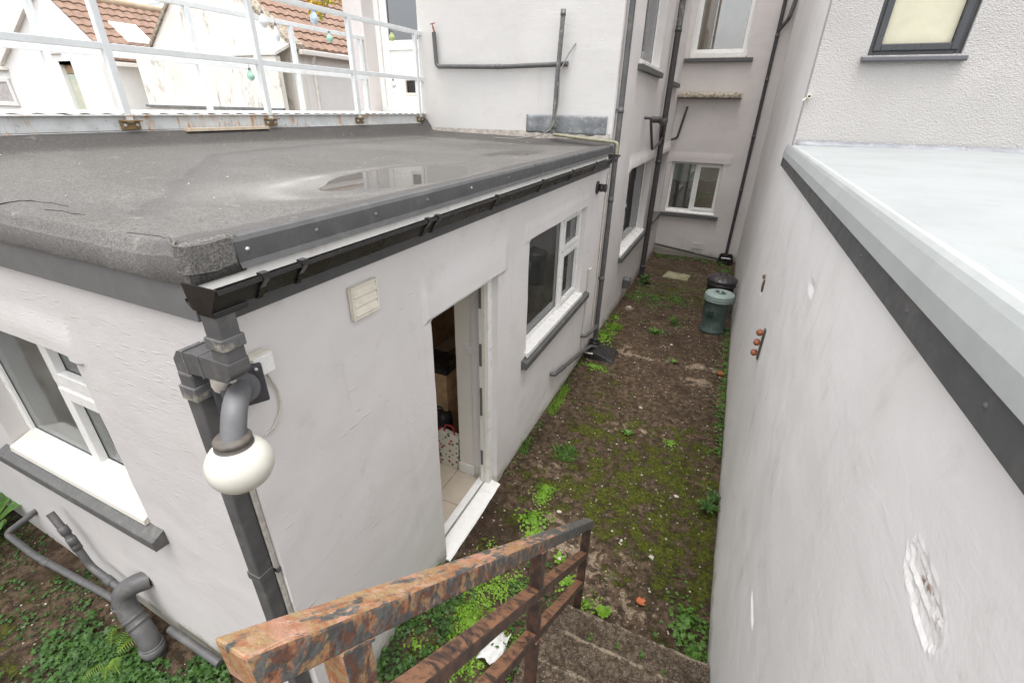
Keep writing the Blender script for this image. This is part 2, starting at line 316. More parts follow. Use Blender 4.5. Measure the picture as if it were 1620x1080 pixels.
def ground_mat(name, gravel=0.):
    n = NT(name); a = n.attr
    g1 = n.noise(3.2, 7, .72, .5); g2 = n.noise(16, 8, .74, .3); g3 = n.noise(170, 3, .8); g4 = n.noise(60, 5, .75)
    c = n.mix(n.ramp(g2, .40, .62), (.026, .017, .011), (.125, .088, .058))
    c = n.mix(n.ramp(g4, .42, .66, 0, .55), c, (.060, .040, .026))
    c = n.mix(n.ramp(g1, .46, .64, 0, .60), c, (.034, .022, .014))
    c = n.mix(n.ramp(g3, .60, .76, 0, .40), c, (.26, .20, .135))
    pale = n.math('ADD', a('pale'), n.math('MULTIPLY', n.math('SUBTRACT', n.noise(7, 9, .78, .4), .5), 3.2))
    c = n.mix(n.ramp(pale, .46, .72, 0, .80), c, n.mix(n.ramp(g4, .36, .64), (.14, .10, .072), (.37, .29, .205)))
    wet_dark = n.math('ADD', a('wet'), n.math('MULTIPLY', n.math('SUBTRACT', g1, .5), .9))
    c = n.mix(n.ramp(wet_dark, .4, .75, 0, .6), c, (.026, .016, .010))
    ms = n.math('ADD', n.math('MULTIPLY', a('moss'), .76), n.math('MULTIPLY', n.math('SUBTRACT', n.noise(5.5, 9, .78, .3), .5), 4.0))
    mc = n.mix(n.ramp(n.noise(38, 6, .75), .38, .64), (.022, .029, .003), (.092, .108, .009))
    mf = n.ramp(ms, .48, .86, 0, .88)
    c = n.mix(mf, c, mc)
    lk = n.math('ADD', a('lime'), n.math('MULTIPLY', n.math('SUBTRACT', n.noise(20, 7, .75, .3), .5), 2.0))
    lf = n.ramp(lk, .55, .80, 0, .8)
    c = n.mix(lf, c, n.mix(n.ramp(g3, .35, .65), (.08, .13, .012), (.19, .28, .03)))
    vd = n.vor(95); vm = n.ramp(n.noise(6, 4), .50, .62)
    spk = n.math('MULTIPLY', n.ramp(vd, .10, .17, 1, 0), vm)
    c = n.mix(n.math('MULTIPLY', spk, .7), c, (.46, .40, .31))
    h = n.math('ADD', n.math('MULTIPLY', g2, 1.), n.math('MULTIPLY', g3, .20)); h = n.math('ADD', h, n.math('MULTIPLY', mf, .45))
    h = n.math('ADD', h, n.math('MULTIPLY', g4, .45))
    return n.fin(c, n.ramp(g2, .3, .7, .70, .95), n.bump(h, .010), spec=.14)
MT['ground'] = ground_mat('mossy_ground')
n = NT('pebbly_concrete')
g2 = n.noise(38, 6, .75, .3)
c = n.mix(n.ramp(g2, .38, .66), (.060, .044, .030), (.20, .155, .115))
c = n.mix(n.ramp(n.noise(6, 5, .7), .5, .66, 0, .7), c, (.055, .036, .022))
vd = n.vor(75); vc2 = n.vor(75, out='Color')
c = n.mix(n.math('MULTIPLY', n.ramp(vd, .15, .42, 1, 0), n.ramp(n.noise(9, 3), .35, .6, 0, .9)), c, n.mix(n.ramp(n.sep(vc2)[0], .2, .9), (.13, .095, .065), (.44, .36, .27)))
wn = n.math('MULTIPLY', n.attr('worn'), n.ramp(n.noise(14, 5, .7), .38, .6))
c = n.mix(n.ramp(wn, .25, .8, 0, .8), c, (.36, .30, .22))
MT['step'] = n.fin(c, .85, n.bump(n.math('ADD', g2, n.ramp(vd, .1, .6, .9, 0)), .012), spec=.2)

# ------------------------------------------------------------------ mesh helpers
class MB:
    def __init__(s): s.v = []; s.f = []; s.s = []; s.attrs = {}
    def add(s, vs, fs, smooth=False):
        o = len(s.v); s.v += [tuple(p) for p in vs]; s.f += [tuple(i+o for i in f) for f in fs]; s.s += [smooth]*len(fs); return s
    def box(s, x0, x1, y0, y1, z0, z1):
        x0, x1 = sorted((x0, x1)); y0, y1 = sorted((y0, y1)); z0, z1 = sorted((z0, z1))
        return s.add([(x0, y0, z0), (x1, y0, z0), (x1, y1, z0), (x0, y1, z0), (x0, y0, z1), (x1, y0, z1), (x1, y1, z1), (x0, y1, z1)],
                     [(0, 3, 2, 1), (4, 5, 6, 7), (0, 1, 5, 4), (1, 2, 6, 5), (2, 3, 7, 6), (3, 0, 4, 7)])
    def bar(s, a, b, w, h, upv=(0, 0, 1)):
        a, b = Vector(a), Vector(b); d = (b-a).normalized(); u = Vector(upv); r = d.cross(u).normalized(); u = r.cross(d).normalized()
        vs = [p+r*sx*w/2+u*sz*h/2 for p in (a, b) for sx, sz in ((-1, -1), (1, -1), (1, 1), (-1, 1))]
        return s.add(vs, [(0, 1, 2, 3), (7, 6, 5, 4), (0, 4, 5, 1), (1, 5, 6, 2), (2, 6, 7, 3), (3, 7, 4, 0)])
    def tube(s, pts, r, n=16, caps=True, bend=0):
        pts = [Vector(p) for p in pts]
        if bend and len(pts) > 2 and not isinstance(r, list):
            q = [pts[0]]
            for i in range(1, len(pts)-1):
                a, b, c = pts[i-1], pts[i], pts[i+1]
                d1 = (a-b); d2 = (c-b); k = min(bend, d1.length*.45, d2.length*.45)
                p0 = b+d1.normalized()*k; p2 = b+d2.normalized()*k
                for t in (0, .2, .4, .6, .8, 1): q.append((1-t)**2*p0+2*t*(1-t)*b+t*t*p2)
            pts = q+[pts[-1]]
        rs = r if isinstance(r, (list, tuple)) else [r]*len(pts)
        vs = []; N = len(pts); ref = None
        for i, p in enumerate(pts):
            d = (pts[min(i+1, N-1)]-pts[max(i-1, 0)]).normalized()
            if ref is None:
                ref = d.orthogonal().normalized()
            ref = (ref-d*ref.dot(d)).normalized(); b = d.cross(ref)
            vs += [p+rs[i]*(math.cos(2*math.pi*k/n)*ref+math.sin(2*math.pi*k/n)*b) for k in range(n)]
        fs = [(i*n+k, i*n+(k+1) % n, (i+1)*n+(k+1) % n, (i+1)*n+k) for i in range(N-1) for k in range(n)]
        s.add(vs, fs, True)
        if caps:
            s.add([vs[k] for k in range(n)], [tuple(reversed(range(n)))]); s.add([vs[(N-1)*n+k] for k in range(n)], [tuple(range(n))])
        return s
    def lathe(s, prof, c=(0, 0, 0), axis=(0, 0, 1), n=32, smooth=True, sx=1.):
        c = Vector(c); a = Vector(axis).normalized(); r1 = a.orthogonal().normalized(); r2 = a.cross(r1)
        vs = [c+a*z+r*(math.cos(2*math.pi*k/n)*r1*sx+math.sin(2*math.pi*k/n)*r2) for r, z in prof for k in range(n)]
        fs = [(i*n+k, i*n+(k+1) % n, (i+1)*n+(k+1) % n, (i+1)*n+k) for i in range(len(prof)-1) for k in range(n)]
        return s.add(vs, fs, smooth)
    def sphere(s, c, r, n=12, m=8, sc3=(1, 1, 1)):
        c = Vector(c); vs = []
        for i in range(m+1):
            t = math.pi*i/m
            for k in range(n):
                p = 2*math.pi*k/n; vs.append(c+Vector((r*math.sin(t)*math.cos(p)*sc3[0], r*math.sin(t)*math.sin(p)*sc3[1], r*math.cos(t)*sc3[2])))
        return s.add(vs, [(i*n+k, i*n+(k+1) % n, (i+1)*n+(k+1) % n, (i+1)*n+k) for i in range(m) for k in range(n)], True)
    def prism(s, poly, axis, a, b, smooth=False):
        """poly: 2D points in the plane normal to axis (x: (y,z), y: (x,z), z: (x,y))"""
        def P3(p, t): return {'x': (t, p[0], p[1]), 'y': (p[0], t, p[1]), 'z': (p[0], p[1], t)}[axis]
        n = len(poly); vs = [P3(p, a) for p in poly]+[P3(p, b) for p in poly]
        s.add(vs, [(i, (i+1) % n, n+(i+1) % n, n+i) for i in range(n)], smooth)
        return s.add(vs, [tuple(reversed(range(n))), tuple(range(n, 2*n))])
    def sweep_open(s, poly, axis, a, b, steps=1, smooth=False, wob=0):
        """open profile extruded along axis"""
        def P3(p, t): return {'x': (t, p[0], p[1]), 'y': (p[0], t, p[1])}[axis]
        n = len(poly); vs = []
        for k in range(steps+1):
            t = a+(b-a)*k/steps; w = wob*noise.noise(Vector((t*2.1, 3.3, 1))) if wob else 0
            vs += [P3((p[0]+w, p[1]+w), t) for p in poly]
        return s.add(vs, [(k*n+i, k*n+i+1, (k+1)*n+i+1, (k+1)*n+i) for k in range(steps) for i in range(n-1)], smooth)

ORG = {}
def _mesh(name, mb, org):
    me = bpy.data.meshes.new(name)
    me.from_pydata([(x-org[0], y-org[1], z-org[2]) for x, y, z in mb.v], [], mb.f)
    me.polygons.foreach_set('use_smooth', mb.s)
    for k, vals in mb.attrs.items():
        at = me.attributes.new(k, 'FLOAT', 'POINT'); at.data.foreach_set('value', vals)
    me.validate(); me.update(); return me
def part(name, mb, mat, parent=None, bevel=0., label=None, fixn=True, solid=0., kind=None):
    org = ORG[parent.name] if parent else (0, 0, 0)
    if parent is None:
        xs = [v[0] for v in mb.v]; ys = [v[1] for v in mb.v]; zs = [v[2] for v in mb.v]
        org = ((min(xs)+max(xs))/2, (min(ys)+max(ys))/2, min(zs))
    me = _mesh(name, mb, org); o = bpy.data.objects.new(name, me); COL.objects.link(o)
    if parent: o.parent = parent
    else: o.location = org
    ORG[o.name] = org
    if mat: me.materials.append(MT[mat] if isinstance(mat, str) else mat)
    if fixn:
        import bmesh
        bm = bmesh.new(); bm.from_mesh(me); bmesh.ops.recalc_face_normals(bm, faces=bm.faces); bm.to_mesh(me); bm.free()
    if solid:
        m = o.modifiers.new('thickness', 'SOLIDIFY'); m.thickness = solid; m.offset = 0
    if bevel:
        m = o.modifiers.new('bevel', 'BEVEL'); m.width = bevel; m.segments = 2; m.limit_method = 'ANGLE'; m.angle_limit = R(40)
    if label: o['label'] = label
    if kind: o['kind'] = kind
    return o
def tag(o, label, cat, group=None):
    o['label'] = label; o['category'] = cat
    if group: o['group'] = group
    return o
def thing(name, label, cat, loc=(0, 0, 0), group=None):
    o = bpy.data.objects.new(name, None); COL.objects.link(o); o.location = loc; o.empty_display_size = .1
    ORG[o.name] = loc; return tag(o, label, cat, group)
def structure(name, mb, mat, **k):
    o = part(name, mb, mat, **k); o['kind'] = 'structure'; return o
def copy_tree(src, loc, label=None, group=None, rotz=None, scale=None):
    r = src.copy(); COL.objects.link(r); r.location = loc
    if rotz is not None: r.rotation_euler = (0, 0, rotz)
    if scale: r.scale = (scale,)*3
    if label: r['label'] = label
    if group: r['group'] = group
    for ch in list(src.children):
        c = ch.copy(); COL.objects.link(c); c.parent = r
        for g in list(ch.children):
            d = g.copy(); COL.objects.link(d); d.parent = c
    return r

def lin(a, b, step, extra=()):
    n = max(1, round((b-a)/step)); s = [a+(b-a)*i/n for i in range(n+1)]
    for e in extra:
        if a < e < b:
            j = min(range(len(s)), key=lambda k: abs(s[k]-e) if 0 < k < len(s)-1 else 9); s[j] = e
    return sorted(set(s))
def nz(a, b, c, sc_): return noise.noise(Vector((a*sc_, b*sc_, c)))
def wall(ax, const, u0, u1, z0, z1, openings=(), thick=.25, out=1, res=.08, amp=.004, disp=None, seed=0., shear=None, zb=None):
    """outer face of a wall on plane ax=const looking towards out; reveals run back by thick"""
    us = lin(u0, u1, res, [e for o in openings for e in o[:2]]); zs = lin(z0, z1, res, [e for o in openings for e in o[2:4]])
    mb = MB(); nu, nzz = len(us), len(zs)
    solid = [[not any(o[0]-1e-4 < (us[i]+us[i+1])/2 < o[1]+1e-4 and o[2]-1e-4 < (zs[j]+zs[j+1])/2 < o[3]+1e-4 for o in openings)
              for j in range(nzz-1)] for i in range(nu-1)]
    idx = {}; vs = []; fs = []
    def pt(i, j, inner):
        k = (i, j, inner)
        if k in idx: return idx[k]
        u, z = us[i], zs[j]; d = -out*thick if inner else 0
        if not inner:
            d += out*(amp*nz(u, z, seed, 1.7)+amp*.5*nz(u, z, seed+5, 6)+(disp(u, z) if disp else 0))
        du = amp*.6*nz(u, z, seed+9, 5) if not inner and 0 < i < nu-1 else 0
        dz = amp*.6*nz(u, z, seed+12, 5) if not inner and 0 < j < nzz-1 else 0
        c = const+d+(shear(u, z) if shear else 0)
        p = (c, u+du, z+dz) if ax == 'x' else (u+du, c, z+dz)
        vs.append(p); idx[k] = len(vs)-1; return idx[k]
    for i in range(nu-1):
        for j in range(nzz-1):
            if not solid[i][j]: continue
            for inner in (0, 1): fs.append((pt(i, j, inner), pt(i+1, j, inner), pt(i+1, j+1, inner), pt(i, j+1, inner)))
            for di, dj, e in ((-1, 0, ((i, j), (i, j+1))), (1, 0, ((i+1, j), (i+1, j+1))), (0, -1, ((i, j), (i+1, j))), (0, 1, ((i, j+1), (i+1, j+1)))):
                a, b = i+di, j+dj
                if 0 <= a < nu-1 and 0 <= b < nzz-1 and solid[a][b]: continue
                (p, q) = e; fs.append((pt(*p, 0), pt(*q, 0), pt(*q, 1), pt(*p, 1)))
    mb.add(vs, fs); return mb

def frame(mb, ax, c0, c1, u0, u1, z0, z1, w):
    """rectangular frame of members of width w between depths c0,c1"""
    def b(ua, ub, za, zb): (mb.box(c0, c1, ua, ub, za, zb) if ax == 'x' else mb.box(ua, ub, c0, c1, za, zb))
    b(u0, u0+w, z0, z1); b(u1-w, u1, z0, z1); b(u0+w, u1-w, z0, z0+w); b(u0+w, u1-w, z1-w, z1)
def bx(mb, ax, c0, c1, u0, u1, z0, z1): return mb.box(c0, c1, u0, u1, z0, z1) if ax == 'x' else mb.box(u0, u1, c0, c1, z0, z1)

# ------------------------------------------------------------------ ground
def sstep(a, b, x):
    t = max(0., min(1., (x-a)/(b-a))); return t*t*(3-2*t)
def gz(x, y):
    z = 0.
    if x < -1.3:
        k = 1-sstep(.9, 1.5, y); z += k*(-.12+.0*(x)+(.118*max(0, -x-2.2)))
    z -= .06*(1-sstep(1.2, 1.9, y))*sstep(-1.5, -1.2, x)
    z -= .05*sstep(6.3, 9, y)
    z += .012*noise.noise(Vector((x*2.2, y*2.2, 0)))+.006*noise.noise(Vector((x*9, y*9, 2)))+.003*noise.noise(Vector((x*26, y*26, 5)))
    if (x < -1.62 and y > 1.0) or y > 12.15: z -= .35
    if y > 1.2 and not 1.9 < y < 3.05: z += .035*math.exp(-((x+1.42)/.05)**2)+.03*math.exp(-((x-.46)/.06)**2)
    z -= .014*math.exp(-((y-(6.05-.12*x))/.02)**2) if x > -1.4 else 0
    return z
BL = {'moss': [(-.55, 3.95, .75, .45, .55), (.05, 3.6, .5, .5, .6), (-.35, 3.0, .8, .35, .62), (.2, 2.9, .35, .6, .5), (-.95, 5.2, .4, .7, .45), (.25, 4.5, .3, .7, .55),
               (-.2, 2.5, .35, .3, .4), (.3, 2.3, .2, .5, .5), (-1.1, 3.3, .3, .5, .25), (-1.0, 8.6, .5, .4, .5), (-.1, 8.7, .6, .4, .5), (-1.2, 7.2, .25, .7, .45),
               (.3, 6.2, .2, .6, .4), (-1.1, 2.5, .25, .5, .5), (-1.0, 1.5, .5, .5, .65), (-3.6, .3, .8, .35, .6), (-4.6, .5, .6, .4, .5), (-.75, 10.3, .7, .8, .6), (-.6, 9.2, .9, .5, .55), (-.9, 4.4, .35, .5, .5), (-.45, 3.3, .7, .4, .6), (-.3, 4.4, .5, .3, .4), (-1.1, 6.2, .3, .5, .4),
               (-.4, 5.0, .35, .25, .25), (.4, 3.3, .12, 1.4, .4), (-1.3, 5.6, .12, 1.4, .35)],
      'pale': [(-.75, 2.65, .35, .35, .55), (-1.0, 3.3, .3, .25, .5), (-.25, 2.45, .35, .3, .45), (-.5, 4.35, .45, .25, .4), (.15, 5.7, .25, .15, .8), (.2, 6.15, .2, .12, .8),
               (-1.2, 7.9, .12, .15, .8), (-.6, 6.1, .6, .12, .45), (-.2, 3.35, .25, .2, .35), (.36, 3.7, .1, .3, .5), (-.5, 1.9, .3, .2, .4), (0, 2.15, .4, .2, .3), (-.9, 6.3, .2, .3, .4)],
      'wet': [(-.1, 5.4, .6, .6, .5), (-.4, 6.9, .8, .8, .6), (-1.1, 2.4, .3, .35, .8), (-.6, 9.3, .8, .6, .35), (0, 11.2, 1.2, .6, .5), (-3, .4, 1.5, .4, .4), (-1.35, 4, .12, 2, .7)],
      'lime': [(-1.33, 4.45, .09, .35, .75), (-.98, 2.98, .09, .16, .85), (-.93, 2.66, .12, .12, .6), (-1.05, 1.75, .28, .22, .75), (-1.3, 6.5, .12, .5, .6), (.42, 5.5, .07, 1.0, .6),
               (-.97, 3.62, .12, .12, .5), (-.6, 7.05, .1, .1, .4), (.0, 4.27, .07, .07, .7), (-1.0, 8.75, .4, .25, .5), (-.3, 8.5, .5, .3, .35), (.4, 2.3, .08, .25, .4),
               (-.15, 9.6, .3, .3, .5), (-1.36, 3.5, .05, .2, .5), (-.6, 2.25, .15, .12, .4), (-.95, 1.4, .2, .2, .5)]}
def blob(kind, x, y):
    s = 0.
    for cx, cy, rx, ry, v in BL[kind]:
        q = ((x-cx)/rx)**2+((y-cy)/ry)**2
        if q < 6: s += v*math.exp(-q)
    return min(s, 1.)
xs = [-90, -50, -30, -20, -14, -10, -8, -7]+lin(-6, .62, .035)+[1.2, 3, 8, 20, 60, 90]
ys = [-90, -40, -15, -6, -3, -1.5]+lin(-.8, 12.3, .045)+[13, 15, 20, 30, 50, 90]
mb = MB(); vs = []; A = {k: [] for k in BL}
for y in ys:
    for x in xs:
        inn = -6 <= x <= .62 and -.8 <= y <= 12.3
        vs.append((x, y, gz(x, y) if inn else (gz(max(-6, min(.62, x)), max(-.8, min(12.3, y))) if abs(x) < 10 else 0)-.0))
        for k in BL: A[k].append(blob(k, x, y) if inn else .2)
nx_ = len(xs)
mb.add(vs, [(j*nx_+i, j*nx_+i+1, (j+1)*nx_+i+1, (j+1)*nx_+i) for j in range(len(ys)-1) for i in range(nx_-1)], True); mb.attrs = A
g = structure('ground', mb, 'ground', fixn=False)
g.location = (0, 0, 0)
me = g.data
o0 = ORG[g.name]
for v in me.vertices: v.co.x += o0[0]; v.co.y += o0[1]; v.co.z += o0[2]

# ------------------------------------------------------------------ flat-roofed annex
AX, AY = -1.425, .82
annex = thing('flat_roof_annex', 'low pale rendered annex with black felt flat roof and open white doorway beside the alley', 'building', (-2.7, 3.4, 0))
DOOR = (2.04, 2.93, -.4, 2.07); W2 = (3.53, 5.24, 1.06, 2.18)
def lintel_disp(u, z):
    d = 0.
    for a, b, zb, zt, h in ((1.97, 3.02, 2.07, 2.36, .022), (3.43, 5.2, 2.18, 2.34, .012)):
        e = sstep(a-.012, a+.012, u)*(1-sstep(b-.02, b+.1, u))
        if zb-.03 < z < zt: d += h*e*(1-sstep(zb+.08, zt, z))
    return d
part('wall', wall('x', AX, AY, 6.13, -.4, 2.66, [DOOR, W2], .24, 1, .03, .005, lintel_disp, 2.), 'render_near', annex, fixn=True)
WL = (-3.85, -2.46, 1.10, 2.155)
def lin2(u, z):
    e = (1-sstep(-2.40, -2.37, u+.25*(z-2.155)*0))*sstep(-4.2, -4.1, u)
    return .016*e*(1-sstep(2.2, 2.36, z)) if z > 2.12 else 0.
part('wall', wall('y', AY, -5.3, AX-.002, -.4, 2.66, [WL], .24, -1, .025, .004, lin2, 7.), 'render_left', annex)
mb = MB(); mb.box(-4.1, -1.67, 5.88, 6.07, -.2, 2.6); mb.box(-5.3, -5.1, 1.06, 1.6, -.2, 2.6); mb.box(-5.3, -5.1, 5.6, 6.07, -.2, 2.6); mb.box(-5.3, -5.1, 1.6, 5.6, 2.25, 2.6); mb.box(-5.3, -5.1, 1.6, 5.6, -.2, .3)  # out-of-view west side opened up, added to let daylight into the room
part('inner_wall', mb, 'room_wall', annex)
mb = MB(); mb.box(-5.2, -1.50, 1.0, 6.0, 2.45, 2.60); part('ceiling', mb, 'room_wall', annex)
mb = MB(); mb.box(-5.1, -1.44, 1.06, 5.9, -.25, -.015); part('floor', mb, 'tiles', annex)
# partition just inside the door with light switch plate and skirting
mb = MB(); mb.box(-1.83, -1.58, 2.955, 3.04, -.015, 2.44); pw = part('partition_wall', mb, 'room_wall', annex)
mb = MB(); mb.box(-1.84, -1.572, 2.94, 2.953, -.012, .10); part('skirting', mb, 'upvc', pw, .004)
mb = MB(); mb.box(-1.745, -1.60, 2.943, 2.953, 1.31, 1.40); o = part('switch_plate', mb, 'upvc', pw, .004)
for sx in (-1.71, -1.635):
    mb = MB(); mb.box(sx-.012, sx+.012, 2.938, 2.944, 1.335, 1.37); part('switch', mb, 'upvc_cream', pw, .001)
# door frame
df = MB()
df.box(-1.56, -1.475, 2.865, 2.932, .0, 2.055); df.box(-1.56, -1.475, 2.035, 2.075, .0, 2.055); df.box(-1.56, -1.475, 2.075, 2.865, 2.0, 2.055)
dfo = part('door_frame', df, 'upvc', annex, .004)
for z, h in ((1.87, .17), (1.38, .2), (.93, .28), (.33, .16)):
    mb = MB(); mb.box(-1.553, -1.53, 2.858, 2.867, z-h/2, z+h/2); part('lock_keep', mb, 'grey_fascia', dfo)
mb = MB(); mb.box(-1.53, -1.50, 2.86, 2.866, .02, 2.0); part('seal', mb, 'upvc_cream', dfo)
mb = MB(); mb.prism([(-1.60, .0), (-1.60, .045), (-1.50, .045), (-1.40, .012), (-1.385, .0), (-1.385, -.07), (-1.60, -.07)], 'y', 2.03, 2.935)
part('door_sill', mb, 'upvc', annex, .004)
mb = MB(); mb.box(-1.53, -1.515, 2.08, 2.86, .0452, .052); part('threshold_strip', mb, 'steel', annex)
# windows ------------------------------------------------------------
def window(parent, ax, c, out, u0, u1, z0, z1, cols, w=.06, glass='glass', mat='upvc', d=.07, gtint=None):
    """cols: list of (u_start,u_end,[(z0,z1,opening?)...]); c = outer face of frame; out = direction"""
    f = MB(); frame(f, ax, c, c-out*d, u0, u1, z0, z1, w*.75)
    for k, cc in enumerate(cols[:-1]):
        um = cc[1]; bx(f, ax, c, c-out*d, um-w*.45, um+w*.45, z0+w*.75, z1-w*.75)
    for cc in cols:
        for r in cc[2][:-1]: bx(f, ax, c+out*.001, c-out*(d-.001), cc[0]+.01 if cc[0] > u0+.1 else cc[0]+w*.75, cc[1]-.01 if cc[1] < u1-.1 else cc[1]-w*.75, r[1]-w*.3, r[1]+w*.3)
    fo = part('window', f, mat, parent, .004)
    for cc in cols:
        a0 = cc[0]+(w*.75 if cc[0] < u0+.01 else w*.45); a1 = cc[1]-(w*.75 if cc[1] > u1-.01 else w*.45)
        for k, r in enumerate(cc[2]):
            b0 = r[0]+(w*.75 if k == 0 else w*.3); b1 = r[1]-(w*.75 if k == len(cc[2])-1 else w*.3)
            gi = MB()
            if r[2]:
                s = MB(); frame(s, ax, c+out*.022, c-out*.03, a0-.012, a1+.012, b0-.012, b1+.012, w*.85); part('sash', s, mat, fo, .006)
                q = w*.85-.014; a_, b_, c_, d_ = a0+q, a1-q, b0+q, b1-q
            else: a_, b_, c_, d_ = a0-.004, a1+.004, b0-.004, b1+.004
            bx(gi, ax, c-out*.022, c-out*.028, a_, b_, c_, d_); part('pane', gi, glass, fo)
            gk = MB(); frame(gk, ax, c-out*.018, c-out*.0215, a_-.001, b_+.001, c_-.001, d_+.001, .007)
            part('gasket', gk, 'black_plastic', fo)
    return fo
w2 = window(annex, 'x', -1.495, 1, 3.525, 5.245, 1.13, 2.185, [(3.525, 4.60, [(1.13, 2.185, False)]), (4.60, 5.245, [(1.13, 1.78, True), (1.78, 2.185, True)])], .062)
mb = MB(); mb.prism([(-1.50, 1.09), (-1.50, 1.135), (-1.39, 1.12), (-1.39, 1.075), (-1.405, 1.075), (-1.405, 1.09)], 'y', 3.50, 5.26); part('window_board', mb, 'upvc', w2, .003)
mb = MB(); mb.prism([(-1.50, .98), (-1.50, 1.072), (-1.41, 1.066), (-1.365, 1.050), (-1.365, .985), (-1.41, .98)], 'y', 3.43, 5.50); part('sill', mb, 'grey_sill', w2, .006)
w1 = window(annex, 'y', .92, -1, -3.86, -2.45, 1.17, 2.16, [(-3.86, -3.06, [(1.17, 2.16, False)]), (-3.06, -2.45, [(1.17, 1.80, True), (1.80, 2.16, True)])], .085, 'glass_frost')
mb = MB(); mb.prism([(.925, 1.13), (.925, 1.215), (.80, 1.165), (.795, 1.13)], 'x', -3.845, -2.465); part('window_board', mb, plain('aged_white_board', (.66, .63, .57), .45, .05, 8, dirt=(.42, .36, .27), dirtf=.3, ds=7), w1, .004)
mb = MB(); mb.prism([(.90, 1.04), (.90, 1.125), (.82, 1.128), (.752, 1.10), (.752, 1.035), (.82, 1.03)], 'x', -3.97, -2.352); part('sill', mb, 'grey_sill', w1, .006)
# felt roof with upstands, dips and lip
def roofz(x, y):
    z = 2.752+.055*max(0, -2.4-x)*(1-.65*sstep(2, 6, y))+.004*max(0, y-4.5)
    z += .014*math.exp(-((y-.90)/.09)**2)                    # front lip
    z += .016*math.exp(-((x+1.46)/.07)**2)
    z += (2.945-z)*(1-sstep(-4.12, -3.95, x))
    z -= .016*math.exp(-(((x+1.93)/.36)**2+((y-2.55)/.85)**2)**1.3)
    z -= .030*math.exp(-(((x+2.0-.18*(y-4.45))/.13)**2+((y-4.45)/.30)**2))
    z += .004*noise.noise(Vector((x*1.3, y*1.3, 4)))+.0015*noise.noise(Vector((x*5, y*5, 8)))
    z += .005*math.exp(-((y-(2.35-.62*(x+3.49)))/.03)**2)*sstep(-3.6, -3.3, x)*(1-sstep(-2.2, -1.9, x))
    for dx in (-2.56,): z += .004*math.exp(-((x-dx)/.008)**2)*(1-sstep(1.0, 1.2, y))
    z += .0035*(1 if y < 4.05+.1*math.sin(x*2) else 0)
    if y > 5.9: z += .06*sstep(5.9, 6.07, y)
    if y < .83: z -= .03*sstep(.83, .785, y) if False else .03*(1-sstep(.785, .83, y))
    return z
rx = lin(-4.14, -1.41, .03); ry = [.785, .79, .80, .815, .83]+lin(.85, 6.08, .035)
mb = MB(); vs = []; wet_dark = []; silt = []
for y in [None]+ry:
    for x in rx:
        if y is None: vs.append((x, .788+.003*noise.noise(Vector((x*6, 0, 0))), 2.655+.004*noise.noise(Vector((x*3, 1, 0))))); yy = .785
        else: vs.append((x, y, roofz(x, y))); yy = y
        w = .75*math.exp(-((yy-.93-.02*math.sin(x*9))/.07)**2)*0
        w += .9*(1-sstep(-4.08, -3.85, x))+.95*math.exp(-((x+1.44)/.10)**2)+.85*sstep(5.55, 6.0, yy)*.9
        w += 1.0*math.exp(-(((x+2.0-.18*(yy-4.45))/.17)**2+((yy-4.45)/.36)**2))+.45*(1 if yy < .84 else 0)  # turned-down front face of the lip darkened evenly as well
        w += .55*math.exp(-(((x+2.5)/.9)**2+((yy-5.2)/.9)**2))+.35*math.exp(-(((x+2.7)/.5)**2+((yy-3.6)/.8)**2))
        lx = -2.08-1.41*(min(yy, 2.35)-1.0)/1.35 if yy < 2.35 else -3.49-.12*(yy-2.35)
        dl = (x-lx)*(.7 if yy < 2.35 else 1)+.05*noise.noise(Vector((x*3, yy*3, 9)))
        if dl > 0 and yy > 1.0: w += .60*math.exp(-dl/.40)
        wet_dark.append(min(1, w))
        si = .40*math.exp(-(((x+2.15)/.36)**2+((yy-2.15)/.75)**2))+.18*math.exp(-(((x+2.3)/.8)**2+((yy-1.5)/.5)**2))+.40*math.exp(-((math.hypot((x+1.93)/.36, (yy-2.55)/.85)-1.12)/.10)**2)*(.5+.5*noise.noise(Vector((x*5, yy*5, 1))))
        silt.append(min(1, si))
n0 = len(rx)
mb.add(vs, [(j*n0+i, j*n0+i+1, (j+1)*n0+i+1, (j+1)*n0+i) for j in range(len(ry)) for i in range(n0-1)], True)
mb.attrs = {'wet': wet_dark, 'silt': silt}
rf = part('roof', mb, 'felt', annex, fixn=False)
mb = MB()   # felt turned down over the corner, and a lapped patch
pr = [(-1.411, 2.780), (-1.397, 2.772), (-1.388, 2.755), (-1.386, 2.66)]
mb.sweep_open(pr, 'y', .785, .965, 6, True, .004)
mb.add([(-1.412, .786, 2.78), (-1.386, .787, 2.765), (-1.386, .788, 2.655), (-1.415, .788, 2.655)], [(0, 1, 2, 3)])
part('felt_corner', mb, 'felt', rf, solid=.006)
mb = MB(); gx = [(-1.50, .83), (-1.43, .80), (-1.40, .775), (-1.378, .79), (-1.376, .86), (-1.376, .93)]
vs = []
for i, (x, y) in enumerate(gx):
    top = 2.785 if i < 3 else 2.775
    vs += [(x, y, top+.004*(i % 2)), (x+(.004 if i > 2 else 0), y-(.008 if i < 3 else 0), top-(.0 if i == 0 else (.03 if i == 1 else .085-.008*(i % 2))))]
mb.add(vs, [(2*i, 2*i+2, 2*i+3, 2*i+1) for i in range(len(gx)-1)], False)
part('felt_patch', mb, 'felt', rf, solid=.007)
